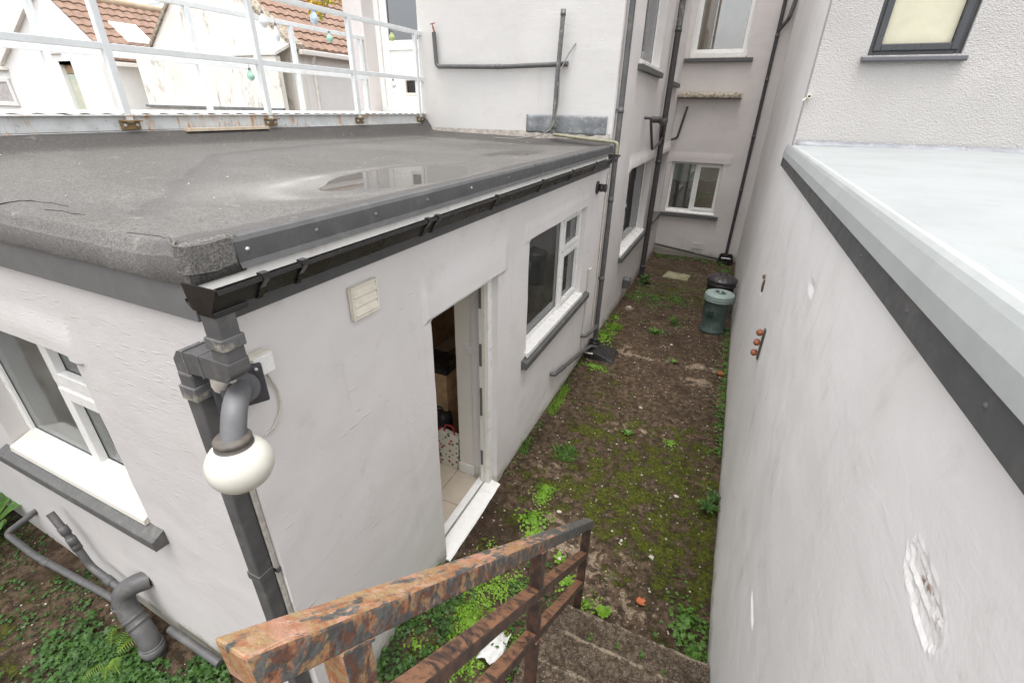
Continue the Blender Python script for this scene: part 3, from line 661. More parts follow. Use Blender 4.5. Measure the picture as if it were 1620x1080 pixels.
def seam(pts, r=.0022):
    q = []
    for i in range(len(pts)-1):
        for k in range(8):
            t = k/8; x = pts[i][0]*(1-t)+pts[i+1][0]*t+.006*noise.noise(Vector((i*3+t*3, 1, 2))); y = pts[i][1]*(1-t)+pts[i+1][1]*t
            q.append((x, y, roofz(x, y)+.0005 if y > .80 else 2.66+(roofz(x, .80)-2.66)*max(0, (y-.76)/.04)))
    mb = MB(); mb.tube(q, r, 6); part('felt_seam', mb, 'bag_black', rf)
seam([(-2.60, .775), (-2.58, .785), (-2.57, .80), (-2.565, .86), (-2.58, .93), (-2.50, .99), (-2.40, .995)])
seam([(-2.36, .90), (-2.27, .92), (-2.20, .91), (-2.14, .925)], .0018)
seam([(-1.75, .845), (-1.60, .86), (-1.52, .84)], .0015)
# annex flashing where roof meets the house wall
mb = MB(); mb.sweep_open([(6.02, 2.795), (6.055, 2.815), (6.068, 2.89)], 'x', -4.14, -1.45, 40, True, .006); part('mortar_fillet', mb, 'mortar', rf, solid=.012)
# fascias
mb = MB(); mb.box(-5.3, -1.43, .797, .812, 2.53, 2.66); part('fascia', mb, 'grey_fascia', annex, .003)
mb = MB(); mb.prism([(-1.418, 2.70), (-1.401, 2.70), (-1.400, 2.672), (-1.372, 2.608), (-1.372, 2.57), (-1.418, 2.57)], 'y', .80, 6.05); part('fascia', mb, 'white_wood', annex, .002)
mb = MB(); mb.box(-1.418, -1.392, .80, 6.02, 2.515, 2.568); part('soffit_board', mb, 'grey_paint', annex, .003)
mb = MB(); pr = [(-1.425, 2.762), (-1.41, 2.772), (-1.392, 2.768), (-1.384, 2.755), (-1.381, 2.69), (-1.372, 2.672)]
mb.sweep_open(pr, 'y', .945, 3.5, 20, False, .001); mb.sweep_open([(a+.003, b+.002) for a, b in pr], 'y', 3.49, 6.03, 20, False, .001)
tr = part('edge_trim', mb, 'grey_paint', annex, solid=.003)
for y in (.985, 1.28, 1.62, 2.02, 2.48, 3.0, 3.35, 3.85, 4.4, 5.0, 5.6):
    mb = MB(); mb.lathe([(.0, .004), (.006, .0035), (.009, 0)], (-1.381, y, 2.725), (1, 0, 0), 10); part('screw', mb, 'steel' if y in (.985, 2.48) else 'grey_fascia', tr)
# kitchen inside
kc = thing('kitchen_counter', 'kitchen worktop on oak cupboards inside behind the side window', 'counter', (-1.95, 4.5, 0))
mb = MB(); mb.box(-2.25, -1.70, 3.5, 5.85, -.01, .86); part('cupboard', mb, 'wood_door', kc, .004)
mb = MB(); mb.box(-2.29, -1.69, 3.48, 5.87, .862, .90); part('worktop', mb, 'brown_dark', kc, .004)
mb = MB()
for y in (3.9, 4.4, 4.9, 5.4): mb.box(-2.27, -2.252, y-.22, y+.22, .08, .8)
part('cupboard_door', mb, 'wood_door', kc, .004)
for (x, y, r_, h_, m_, lb, ct) in ((-1.84, 4.15, .13, .12, 'wicker', 'round white washing up bowl on the worktop behind the glass', 'bowl'), (-1.86, 3.85, .07, .16, 'steel', 'steel pan standing on the worktop at the near side of the bowl', 'pan'),
                                  (-1.80, 3.66, .06, .10, 'cap_orange', 'small orange pot nearest the window edge', 'pot'), (-1.86, 4.45, .06, .14, 'pipe_worn', 'grey jug behind the white bowl on the worktop', 'jug')):
    mb = MB(); mb.lathe([(0, .905), (r_*.75, .905), (r_, .905+h_), (r_-.008, .905+h_), (r_*.72, .915), (0, .915)], (x, y, 0), n=24)
    tag(part(ct, mb, m_), lb, ct)
fr = thing('tall_cupboard', 'tall oak cupboard with dark top inside the doorway', 'cupboard', (-2.45, 3.9, 0))
mb = MB(); mb.box(-2.5, -2.05, 3.12, 3.42, -.01, .92); part('body', mb, 'wood_door', fr, .004)
mb = MB(); mb.box(-2.52, -2.03, 3.10, 3.44, .922, .97); part('top', mb, 'black_plastic', fr, .004)
mb = MB(); mb.box(-2.2, -2.17, 3.095, 3.115, .5, .62); part('handle', mb, 'steel', fr, .004)
ov = thing('oven_unit', 'dark built in oven unit deep inside the doorway', 'oven', (-3.8, 4.2, 0))
mb = MB(); mb.box(-4.1, -3.45, 3.4, 5.6, -.01, 2.1); part('cabinet', mb, 'wood_door', ov, .004)
mb = MB(); mb.box(-3.448, -3.43, 3.6, 4.2, 1.0, 1.6); part('oven_door', mb, 'black_plastic', ov, .004)
bg_ = thing('black_bag', 'crumpled black bag standing on the tiled floor inside the doorway', 'bag', (-2.13, 3.06, 0))
mb = MB(); vs = []
for j in range(9):
    t = j/8; z = .52*t
    for k in range(16):
        a = 2*math.pi*k/16; r1 = .15*(1-.35*t*t)*(1+.25*noise.noise(Vector((math.cos(a)*2, math.sin(a)*2, z*5)))); vs.append((-2.10+r1*math.cos(a)*.8, 3.10+r1*math.sin(a)*.7, -.01+z))
mb.add(vs, [(j*16+k, j*16+(k+1) % 16, (j+1)*16+(k+1) % 16, (j+1)*16+k) for j in range(8) for k in range(16)]+[tuple(range(8*16, 9*16))], True)
part('body', mb, 'bag_black', bg_)
mb = MB(); mb.tube([(-2.16, 3.04, .47), (-2.14, 3.02, .60), (-2.06, 3.03, .62), (-2.02, 3.05, .48)], .008, 8, bend=.04); part('handle', mb, 'bag_black', bg_)
pb = thing('patterned_bag', 'white shopping bag with red cherry print and red edging inside the doorway', 'bag', (-1.97, 2.97, 0))
mb = MB(); mb.prism([(-2.06, -.01), (-1.86, -.01), (-1.85, .36), (-2.07, .38)], 'y', 2.96, 3.03); part('body', mb, 'bag_print', pb, .01)
mb = MB(); mb.prism([(-2.075, -.01), (-2.06, -.01), (-2.07, .385), (-2.085, .385)], 'y', 2.955, 3.035); part('edging', mb, 'red_trim', pb, .003)
mb = MB(); mb.tube([(-2.02, 2.99, .37), (-2.0, 2.99, .46), (-1.92, 2.99, .46), (-1.90, 2.99, .36)], .007, 8, bend=.03); part('handle', mb, 'red_trim', pb)

# puddles
def pond(name, pts, z):
    mb = MB(); mb.add([(x, y, z) for x, y in pts], [tuple(range(len(pts)))]); return structure(name, mb, 'puddle', fixn=False)
pts = []
for k in range(48):
    a = 2*math.pi*k/48; q = 1+.05*math.sin(3*a); pts.append((-1.93+.44*q*math.cos(a), 2.55+1.0*q*math.sin(a)))
pond('puddle', pts, 2.7475)
pts = [(-2.0+.18*(.42*math.sin(2*math.pi*k/32))+.11*math.cos(2*math.pi*k/32), 4.45+.30*math.sin(2*math.pi*k/32)) for k in range(32)]
pond('puddle', pts, 2.738)

# ------------------------------------------------------------------ main terraced house
HY, EY = 6.08, 11.93
house = thing('terraced_house', 'tall pale rendered house wrapping round the end of the alley with grey sills', 'building', (-3, 9, 0))
part('wall', wall('y', HY, -4.15, AX-.01, -.2, 7.5, [], .25, -1, .12, .004, None, 31.), 'render_main', house)
W3 = (7.50, 9.60, .98, 2.34); W3u = (7.25, 8.9, 3.70, 5.2); W5 = (10.55, 11.72, .98, 2.36); W5u = (10.3, 11.35, 3.66, 5.2)
def l3(u, z):
    d = 0
    for a, b, zb in ((7.42, 9.66, 2.34), (10.45, 11.8, 2.36)):
        if a < u < b and zb-.01 < z < zb+.22: d = .03*(1-sstep(zb+.05, zb+.22, z))
    return d
part('wall', wall('x', AX-.004, 6.10, EY+.3, -.3, 7.5, [W3, W3u, W5, W5u], .28, 1, .055, .007, l3, 41.), 'render_alley', house)
WE = (-1.315, -.19, .985, 2.125); WEu = (-1.325, -.22, 4.15, 5.6)
def l4(u, z): return .012*(1-sstep(2.25, 2.32, z))*(1-sstep(-.09, -.07, u)) if 2.12 < z < 2.34 else 0
part('wall', wall('y', EY, AX-.1, .62, -.3, 7.5, [WE, WEu], .28, -1, .055, .007, l4, 51.), 'render_end', house)
# windows in the house
a = window(house, 'x', -1.545, 1, 7.49, 9.61, 1.02, 2.345, [(7.49, 8.05, [(1.02, 1.65, True), (1.65, 2.345, False)]), (8.05, 9.61, [(1.02, 2.345, False)])], .07)
mb = MB(); mb.prism([(-1.55, 1.0), (-1.55, 1.04), (-1.40, 1.02), (-1.395, .985)], 'y', 7.48, 9.62); part('window_board', mb, 'upvc', a, .003)
mb = MB(); mb.box(-1.55, -1.365, 7.46, 9.64, .90, .975); part('sill', mb, 'grey_sill', a, .006)
a = window(house, 'x', -1.545, 1, 7.24, 8.91, 3.75, 5.2, [(7.24, 8.91, [(3.75, 5.2, False)])], .10)
mb = MB(); mb.prism([(-1.55, 3.72), (-1.55, 3.77), (-1.39, 3.75), (-1.39, 3.71)], 'y', 7.22, 8.93); part('window_board', mb, 'upvc', a, .003)
mb = MB(); mb.box(-1.55, -1.36, 7.14, 8.98, 3.63, 3.705); part('sill', mb, 'grey_sill', a, .006)
a = window(house, 'x', -1.545, 1, 10.54, 11.73, 1.02, 2.365, [(10.54, 11.73, [(1.02, 2.365, False)])], .07)
mb = MB(); mb.box(-1.55, -1.37, 10.5, 11.78, .93, 1.0); part('sill', mb, 'grey_sill', a, .006)
a = window(house, 'x', -1.545, 1, 10.29, 11.36, 3.7, 5.2, [(10.29, 11.36, [(3.7, 5.2, False)])], .07)
mb = MB(); mb.box(-1.55, -1.36, 10.2, 11.42, 3.585, 3.66); part('sill', mb, 'grey_sill', a, .006)
a = window(house, 'y', 12.03, -1, -1.325, -.18, 1.02, 2.13, [(-1.325, -.765, [(1.02, 2.13, False)]), (-.765, -.18, [(1.02, 2.13, True)])], .075)
mb = MB(); mb.prism([(12.04, .985), (12.04, 1.04), (11.92, 1.02), (11.91, .99)], 'x', -1.31, -.195); part('window_board', mb, 'upvc', a, .003)
mb = MB(); mb.box(-1.46, -.10, 11.86, 12.0, .90, .975); part('sill', mb, 'grey_sill', a, .006)
a = window(house, 'y', 12.03, -1, -1.335, -.21, 4.19, 5.6, [(-1.335, -.21, [(4.19, 5.6, True)])], .085)
mb = MB(); mb.box(-1.31, -.235, 11.90, 12.04, 4.155, 4.2); part('window_board', mb, 'upvc', a, .003)
mb = MB(); mb.box(-1.42, -.09, 11.86, 12.0, 4.08, 4.15); part('sill', mb, 'grey_sill', a, .006)
# curtains
def curtain(parent, ax, c, u0, u1, z0, z1, mat, f=26, amp=.02, swag=0):
    mb = MB(); us = lin(u0, u1, .015); zs = lin(z0, z1, .06); vs = []
    for z in zs:
        for u in us:
            zz = z-(swag*math.sin(math.pi*(u-u0)/(u1-u0)) if z < z0+.01 else 0); d = amp*math.sin(u*f*2+.6*math.sin(z*3))+amp*.4*math.sin(u*f*5)
            vs.append((c+d, u, zz) if ax == 'x' else (u, c+d, zz))
    n = len(us); mb.add(vs, [(j*n+i, j*n+i+1, (j+1)*n+i+1, (j+1)*n+i) for j in range(len(zs)-1) for i in range(n-1)], True)
    return part('curtain', mb, mat, parent, fixn=False)
curtain(house, 'y', 12.12, -1.27, -.80, 1.72, 2.08, 'curtain', 14, .012, .05); curtain(house, 'y', 12.12, -.72, -.25, 1.76, 2.08, 'curtain', 14, .012, .05)
curtain(house, 'x', -1.66, 7.6, 8.1, 1.05, 2.3, 'curtain_grey'); curtain(house, 'x', -1.66, 8.5, 9.55, 1.05, 2.3, 'curtain_grey', 14)
curtain(annex, 'x', -1.60, 4.63, 5.2, 1.15, 2.15, 'curtain_grey', 20, .015)
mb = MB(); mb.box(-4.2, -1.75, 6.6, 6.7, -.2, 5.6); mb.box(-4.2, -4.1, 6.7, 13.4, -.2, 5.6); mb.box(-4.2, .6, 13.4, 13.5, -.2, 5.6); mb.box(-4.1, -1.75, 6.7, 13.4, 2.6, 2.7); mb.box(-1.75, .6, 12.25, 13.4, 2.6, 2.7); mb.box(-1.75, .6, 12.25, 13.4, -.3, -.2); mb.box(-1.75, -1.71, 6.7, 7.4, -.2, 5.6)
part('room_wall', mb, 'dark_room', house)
# recessed upper door onto the walkway
mb = MB(); mb.box(-5.43, -5.10, 6.15, 6.9, -.2, 7.5); mb.box(-5.1, -4.15, 6.52, 6.9, -.2, 3.02); mb.box(-5.1, -4.15, 6.52, 6.9, 5.12, 7.5); mb.box(-4.15, -4.1, 6.2, 6.9, -.2, 7.5)
part('pier', mb, 'render_end', house, .01)
d = MB(); frame(d, 'y', 6.40, 6.48, -5.10, -4.15, 3.04, 5.12, .075); dd = part('back_door', d, 'upvc', house, .005)
d = MB(); d.box(-5.02, -4.23, 6.43, 6.47, 3.115, 3.28); d.box(-5.02, -4.23, 6.43, 6.47, 3.86, 3.98); d.box(-5.02, -4.90, 6.43, 6.47, 3.28, 3.86); d.box(-4.35, -4.23, 6.43, 6.47, 3.28, 3.86)
d.box(-5.02, -4.90, 6.43, 6.47, 3.98, 5.04); d.box(-4.35, -4.23, 6.43, 6.47, 3.98, 5.04); d.box(-4.9, -4.35, 6.43, 6.47, 4.92, 5.04); part('leaf', d, 'upvc', dd, .006)
d = MB(); d.box(-4.9, -4.67, 6.45, 6.46, 3.28, 3.86); d.box(-4.48, -4.35, 6.45, 6.46, 3.28, 3.86); d.box(-4.67, -4.48, 6.45, 6.46, 3.28, 3.31); d.box(-4.67, -4.48, 6.45, 6.46, 3.49, 3.86); part('panel', d, 'upvc', dd, .002)
d = MB(); frame(d, 'y', 6.435, 6.46, -4.69, -4.46, 3.29, 3.51, .03); part('cat_flap', d, 'upvc_cream', dd, .004)
d = MB(); d.box(-4.66, -4.49, 6.462, 6.47, 3.32, 3.48); part('flap_pane', d, 'black_plastic', dd)
d = MB(); d.box(-4.9, -4.35, 6.452, 6.458, 3.98, 4.92); part('pane', d, glass_mat('door_glass', .6, (.25, .3, .27)), dd)
# lead patch and render details
mb = MB(); vs = []; us = lin(-2.55, -1.50, .04); zs = [2.865, 2.90, 2.96, 3.02, 3.06, 3.08]
for j, z in enumerate(zs):
    for u in us:
        e = 1 if 0 < j < len(zs)-1 else 0
        vs.append((u, 6.066-.012*abs(noise.noise(Vector((u*5, z*7, 1))))-.004*e, z+.008*noise.noise(Vector((u*4, j, 2)))-.02*(u+2)*(1 if j == 0 else 0)))
n0 = len(us); mb.add(vs, [(j*n0+i, j*n0+i+1, (j+1)*n0+i+1, (j+1)*n0+i) for j in range(len(zs)-1) for i in range(n0-1)], True)
part('lead_flashing', mb, 'lead', house, solid=.006)
ab = MB()
ab.box(-.55, -.545, 11.905, 11.925, .19, .33)
for k in range(5): ab.box(-.545, -.27, 11.908, 11.925, .185+k*.028, .205+k*.028)
for k in range(7): ab.box(-.54+k*.044, -.53+k*.044, 11.905, 11.925, .185, .325)
tag(part('air_brick', ab, 'render_end'), 'square louvred air brick low on the end wall of the alley', 'air brick')
mb = MB(); vs = []; us = lin(-1.44, -.15, .03)
sec = [(11.925, 3.40), (11.80, 3.405), (11.785, 3.43), (11.79, 3.48), (11.81, 3.51), (11.925, 3.53)]
for u in us:
    for k, (yy, z) in enumerate(sec): vs.append((u, yy-(.018*abs(noise.noise(Vector((u*9, k, 1)))) if 0 < k < 5 else 0), z+(.02*noise.noise(Vector((u*7, k, 5))) if k > 1 else 0)))
n0 = len(sec); mb.add(vs, [(j*n0+i, j*n0+i+1, (j+1)*n0+i+1, (j+1)*n0+i) for j in range(len(us)-1) for i in range(n0-1)]+[tuple(range(n0)), tuple(range((len(us)-1)*n0, len(us)*n0))])
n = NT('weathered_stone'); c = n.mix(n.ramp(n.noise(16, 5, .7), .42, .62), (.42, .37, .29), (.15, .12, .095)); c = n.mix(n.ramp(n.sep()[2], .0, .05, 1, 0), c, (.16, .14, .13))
MT['ledge'] = n.fin(c, .9, n.bump(n.noise(30, 4), .012))
tag(part('stone_ledge', mb, 'ledge'), 'rough weathered stone ledge jutting across the end wall between upper and lower windows', 'ledge')

# ------------------------------------------------------------------ right-hand building
RX = .485
right = thing('neighbour_building', 'pale rendered building on the right with low white flat roof and roughcast upper storey', 'building', (1.5, 5, 0))
sh = lambda u, z: -.0*(u)
def gouge(u, z):
    # broken plaster patch near the camera and small chips
    dx, dz = u-.835, z-2.352; c_, s_ = math.cos(R(-8)), math.sin(R(-8)); a_, b_ = dx*c_-dz*s_, dx*s_+dz*c_
    q = (abs(a_)/.105)**3+(abs(b_)/.045)**3; q *= 1+.35*noise.noise(Vector((u*25, z*60, 8)))
    d = -.0045*(1-sstep(.6, 1.05, q))*(1+1.3*noise.noise(Vector((u*9, z*110, 3)))+.8*noise.noise(Vector((u*60, z*60, 3)))) if q < 1.4 else 0
    d += .0015*math.exp(-((q-1.1)/.15)**2) if q < 2 else 0
    for cu, cz, ru, rz, h in ((4.86, 1.68, .13, .085, .03), (1.68, 1.13, .10, .02, .008), (2.66, 2.37, .07, .03, .012)):
        q = ((u-cu)/ru)**2+((z-cz)/rz)**2
        if q < 1.6: d -= h*(1-sstep(.5, 1.2, q))
    return d
near = wall('x', RX, .2, 2.0, -.4, 2.84, [], .25, -1, .010, .004, gouge, 61.)
near.attrs['bare'] = [max(0., 1-((abs(v[1]-.835)/.115)**2.5+(abs(v[2]-2.352)/.05)**2.5)**2)*(1 if v[0] < .6 else 0) if abs(v[1]-.835) < .14 and abs(v[2]-2.352) < .07 else
                      (max(0., 1-((v[1]-1.68)/.1)**2-((v[2]-1.13)/.018)**2) if abs(v[2]-1.13) < .03 else 0.) for v in near.v]
part('wall', near, 'render_right', right)
part('wall', wall('x', RX, 2.0, 12.2, -.4, 2.84, [], .25, -1, .04, .005, gouge, 61.), 'render_right', right)
part('wall', wall('x', RX, -1.5, .2, -.4, 2.84, [], .25, -1, .1, .004, None, 61.), 'render_right', right)
part('wall', wall('x', RX, 5.62, 12.2, 2.84, 7.5, [], .25, -1, .12, .005, None, 66.), 'render_right', right)
WR = (.86, 1.515, 3.615, 5.0)
part('upper_wall', wall('y', 5.56, RX-.003, 5.0, 2.7, 7.5, [WR], .2, -1, .05, .004, None, 71.), 'pebble', right)
a = window(right, 'y', 5.60, -1, .86, 1.515, 3.615, 5.0, [(.86, 1.515, [(3.615, 5.0, True)])], .06, glass_mat('bright_glass', .18, (.98, .98, .96)), plain('anthracite_upvc', (.050, .053, .058), .35, .1, 10))
mb = MB(); mb.prism([(5.66, 3.615), (5.66, 3.585), (5.50, 3.56), (5.495, 3.575), (5.50, 3.60)], 'x', .82, 1.545); part('sill', mb, plain('anthracite_sill', (.085, .085, .095), .4), a, .004)
mb = MB(); mb.box(.87, 1.50, 5.632, 5.637, 3.63, 5.0); part('blind', mb, 'blind', a)
mb = MB(); vs = []; us = lin(.5, 3.4, .05)
for u in us: vs += [(u, 5.545-.006*abs(noise.noise(Vector((u*6, 0, 0)))), 2.925+.004*noise.noise(Vector((u*3, 1, 0)))), (u, 5.535-.008*abs(noise.noise(Vector((u*5, 0, 3)))), 2.895), (u, 5.50, 2.872+.005*noise.noise(Vector((u*9, 0, 6))))]
mb.add(vs, [(j*3+i, j*3+i+1, (j+1)*3+i+1, (j+1)*3+i) for j in range(len(us)-1) for i in range(2)], True); part('flashing', mb, 'flash_lead', right, solid=.005)
mb = MB(); pr = [(.478, 2.742), (.450, 2.744), (.453, 2.80), (.468, 2.852), (.475, 2.867), (.485, 2.877), (.498, 2.8812)]
tz = lambda y: .032*max(-.1, 1-y/5.6)
vs = []; ty = lin(-1.0, 6.06, .12)
for y in ty:
    for k, (px, pz) in enumerate(pr): vs.append((px+.001*noise.noise(Vector((y*2, k, 0))), y, pz+tz(y)*max(0, 1-k/3.)+.001*noise.noise(Vector((y*2, k, 4)))))
mb = MB(); n0 = len(pr); mb.add(vs, [(i*n0+j, i*n0+j+1, (i+1)*n0+j+1, (i+1)*n0+j) for i in range(len(ty)-1) for j in range(n0-1)]); mb.add([(p[0], 6.06, p[1]) for p in pr]+[(.5, 6.06, 2.74)], [tuple(range(8))]); part('roof_trim', mb, 'grp_trim', right)
mb = MB(); vs = []; us = lin(.4975, 3.6, .15); ws = lin(-1.0, 6.06, .15)
for w in ws:
    for u in us: vs.append((u, w, 2.8812+.012*sstep(.6, 1.6, u)+.003*sstep(.5, .8, u)*noise.noise(Vector((u*2, w*2, 9)))))
n0 = len(us); mb.add(vs, [(j*n0+i, j*n0+i+1, (j+1)*n0+i+1, (j+1)*n0+i) for j in range(len(ws)-1) for i in range(n0-1)], True); part('roof', mb, 'grp', right, fixn=False)
mb = MB()
for ya, yb, xo in ((-1.0, 5.90, .457), (5.902, 6.06, .454)):
    mb.add([(x, y, z+(1.15*tz(y) if z < 2.7 else tz(y))) for y in (ya, yb) for x, z in ((xo, 2.652), (.483, 2.652), (.483, 2.742), (xo, 2.742))], [(0, 1, 2, 3), (7, 6, 5, 4), (0, 4, 5, 1), (1, 5, 6, 2), (2, 6, 7, 3), (3, 7, 4, 0)])
fo = part('fascia', mb, 'grey_paint', right, .003)
for y in (.9, 1.35, 1.9, 2.6, 3.4, 4.3, 5.3):
    mb = MB(); mb.lathe([(0, .003), (.005, .0025), (.007, 0)], (.457, y, 2.70+tz(y)), (-1, 0, 0), 10); part('screw', mb, 'grey_sill', fo)
mb = MB(); mb.sphere((.483, 4.80, 1.68), .05, 10, 8, (.25, 1.3, 1.3)); mb.sphere((.480, 4.93, 1.73), .035, 10, 8, (.3, 1.7, .5))
part('broken_hole', mb, 'hole_dark', right)
# bolt caps on the wall
bp = thing('bolt_plate', 'narrow green metal strip with three rusty round bolt caps on the right wall', 'wall fixing', (.48, 3.75, 1.43))
mb = MB(); mb.box(.470, .481, 3.735, 3.79, 1.40, 1.66); part('plate', mb, plain('green_metal', (.09, .10, .075), .6, .4, 30), bp, .003)
for k, z in enumerate((1.45, 1.54, 1.625)):
    mb = MB(); mb.lathe([(0, .052), (.014, .050), (.025, .040), (.029, .026), (.024, .012), (.014, .006), (.014, -.004)], (.47, 3.755, z), (-1, 0, .1), 16); part('bolt_cap', mb, 'cap_orange', bp)
# overflow stub on the roughcast
mb = MB(); mb.tube([(.50, 5.58, 3.30), (.50, 5.50, 3.295)], .017, 12, False); mb.lathe([(.017, 0), (.012, 0), (.011, -.05)], (.50, 5.50, 3.295), (0, -1, 0), 12); mb.tube([(.48, 5.54, 3.285), (.455, 5.51, 3.26)], .006, 8)
tag(part('overflow_pipe', mb, 'upvc_cream'), 'short cream overflow pipe stub at the corner of the roughcast wall', 'pipe')

# ------------------------------------------------------------------ gutter and pipes
gt = thing('black_gutter', 'square black plastic gutter along the annex eaves with clips', 'gutter', (-1.28, 3.3, 2.6))
G0, G1 = .745, 5.70
pr = [(-1.352, 2.688), (-1.349, 2.640), (-1.335, 2.598), (-1.262, 2.598), (-1.238, 2.650), (-1.226, 2.686), (-1.219, 2.690), (-1.215, 2.680), (-1.228, 2.640), (-1.254, 2.588), (-1.262, 2.586)]
po = [(-1.368, 2.640), (-1.366, 2.630), (-1.352, 2.616), (-1.262, 2.616), (-1.242, 2.650), (-1.222, 2.685), (-1.214, 2.688), (-1.213, 2.676)]
mb = MB(); mb.sweep_open(po, 'y', G0, G1, 24, False, .0); part('channel', mb, 'black_plastic', gt, solid=.003, fixn=False)
ec = MB(); ec.prism([(-1.358, 2.692), (-1.352, 2.650), (-1.340, 2.612), (-1.260, 2.612), (-1.238, 2.650), (-1.211, 2.692)], 'y', G0-.004, G0+.001); part('stop_end', ec, 'black_plastic', gt); ec = MB(); ec.prism([(-1.358, 2.692), (-1.352, 2.650), (-1.340, 2.612), (-1.260, 2.612), (-1.238, 2.650), (-1.211, 2.692)], 'y', G1-.001, G1+.008)
part('stop_end', ec, 'black_plastic', gt)
for y in (.90, 1.05, 1.78, 1.86, 2.50, 3.25, 3.95, 4.7, 5.35):
    mb = MB(); q = [(-1.212, 2.694), (-1.209, 2.680), (-1.238, 2.648), (-1.258, 2.611), (-1.30, 2.609)]
    mb.sweep_open(q, 'y', y-.010, y+.010, 1); mb.box(-1.230, -1.209, y-.012, y+.012, 2.690, 2.697); part('clip', mb, 'black_plastic', gt, solid=.005, fixn=False)
mb = MB(); mb.box(-1.335, -1.258, G0+.0, G0+.11, 2.596, 2.614); part('outlet', mb, 'black_plastic', gt, .003)
# square downpipe on the corner
dp = thing('square_downpipe', 'square grey downpipe with stepped elbow at the near corner of the annex', 'downpipe', (-1.49, .75, 0))
mb = MB(); mb.box(-1.331, -1.264, .748, .815, 2.44, 2.60); part('swan_neck', mb, 'pipe_grey', dp, .006)
mb = MB(); mb.box(-1.337, -1.258, .742, .821, 2.485, 2.525); part('collar', mb, 'pipe_worn', dp, .004)
mb = MB(); mb.prism([(-1.334, 2.445), (-1.262, 2.445), (-1.262, 2.40), (-1.29, 2.375), (-1.46, 2.365), (-1.53, 2.355), (-1.53, 2.405), (-1.50, 2.44), (-1.40, 2.445)], 'y', .742, .815); part('offset', mb, 'pipe_grey', dp, .006)
for a_, b_ in ((-1.4, -1.393), (-1.475, -1.468)):
    mb = MB(); mb.box(a_, b_, .739, .818, 2.364, 2.447); part('joint', mb, 'pipe_worn', dp, .001)
mb = MB(); mb.box(-1.530, -1.462, .737, .805, -.10, 2.36); part('pipe', mb, 'pipe_grey', dp, .007)
mb = MB(); mb.box(-1.536, -1.456, .731, .811, 2.255, 2.31); part('collar', mb, 'pipe_worn', dp, .004)
mb = MB(); mb.box(-1.534, -1.458, .733, .80, 1.335, 1.375); mb.box(-1.56, -1.434, .80, .818, 1.34, 1.37); part('bracket', mb, 'pipe_grey', dp, .002)
def pipe_thing(name, label, cat, pts, r, mat='pipe_grey', joints=(), bend=.08, jr=1.14, n=18):
    zb = min(p[2] for p in pts); t = thing(name, label, cat, (pts[-1][0], pts[-1][1], zb))
    mb = MB(); mb.tube(pts, r, n, bend=bend); part('pipe', mb, mat, t)
    for p, d in joints:
        mb = MB(); p = Vector(p); d = Vector(d).normalized(); mb.lathe([(r, -.03), (r*jr, -.03), (r*jr, .0), (r*jr*.97, .002), (r*jr*.97, .03), (r, .03)], p, d, n); part('collar', mb, mat, t)
    return t
Z = (0, 0, 1)
t = pipe_thing('round_downpipe', 'round grey downpipe where the annex meets the house, falling into a black gully cover', 'downpipe', [(-1.365, 6.13, 7.4), (-1.365, 6.13, .06)], .034, 'pipe_grey',
               [((-1.365, 6.13, 3.15), Z), ((-1.365, 6.13, 2.12), Z), ((-1.365, 6.13, 1.05), Z), ((-1.365, 6.13, 5.2), Z)])
for z in (3.15, 1.05, 5.2):
    mb = MB(); mb.box(-1.42, -1.36, 6.11, 6.15, z-.012, z+.012); part('bracket', mb, 'pipe_grey', t)
t = pipe_thing('soil_stack', 'thick dark soil pipe running up the alley wall between two windows', 'soil pipe', [(-1.345, 9.80, 7.4), (-1.345, 9.80, .0)], .052, 'pipe_dark',
               [((-1.345, 9.80, 2.28), Z), ((-1.345, 9.80, 3.0), Z), ((-1.345, 9.80, 4.4), Z), ((-1.345, 9.80, .2), Z)])
mb = MB(); mb.tube([(-1.42, 8.78, 3.02), (-1.30, 8.82, 3.02), (-1.30, 9.3, 2.97), (-1.345, 9.72, 2.75), (-1.345, 9.80, 2.6)], .05, 16, bend=.12); part('branch', mb, 'pipe_dark', t)
mb = MB(); mb.tube([(-1.345, 9.80, 4.8), (-1.345, 9.80, 4.45)], .0535, 16); part('peeling_sleeve', mb, 'pipe_worn', t)
pipe_thing('waste_pipe', 'thin bent waste pipe hooked beside the soil stack on the alley wall', 'pipe', [(-1.42, 8.10, 3.05), (-1.32, 8.12, 3.05), (-1.32, 8.16, 2.98), (-1.30, 8.50, 2.58), (-1.30, 9.3, 2.64), (-1.34, 9.74, 2.72)], .021, 'pipe_dark', bend=.05)
t = pipe_thing('round_downpipe', 'thin dark round downpipe down the end wall to a black hopper', 'downpipe', [(.25, 11.87, 7.4), (.25, 11.87, .12)], .034, 'pipe_dark',
               [((.25, 11.87, 1.6), Z), ((.25, 11.87, 2.7), Z), ((.25, 11.87, 3.75), Z), ((.25, 11.87, 4.5), Z)])
mb = MB(); mb.tube([(.25, 11.86, 4.58), (.37, 11.82, 4.74), (.40, 11.80, 4.86)], .034, 14, bend=.05); part('branch', mb, 'pipe_dark', t)
mb = MB(); mb.tube([(.385, 11.81, 4.79), (.43, 11.78, 5.1)], .04, 14); part('sleeve', mb, 'pipe_worn', t)
pipe_thing('skirting_pipe', 'dark pipe running low along the foot of the end wall', 'pipe', [(-1.42, 11.88, .19), (-.6, 11.88, .10), (.17, 11.88, .0)], .024, 'pipe_dark', bend=.03)
pipe_thing('waste_pipe', 'short leaning dark waste pipe beside the stone ledge on the end wall', 'pipe', [(-1.19, 11.87, 3.25), (-1.30, 11.87, 2.62), (-1.42, 11.84, 2.58)], .024, 'pipe_dark', bend=.04)
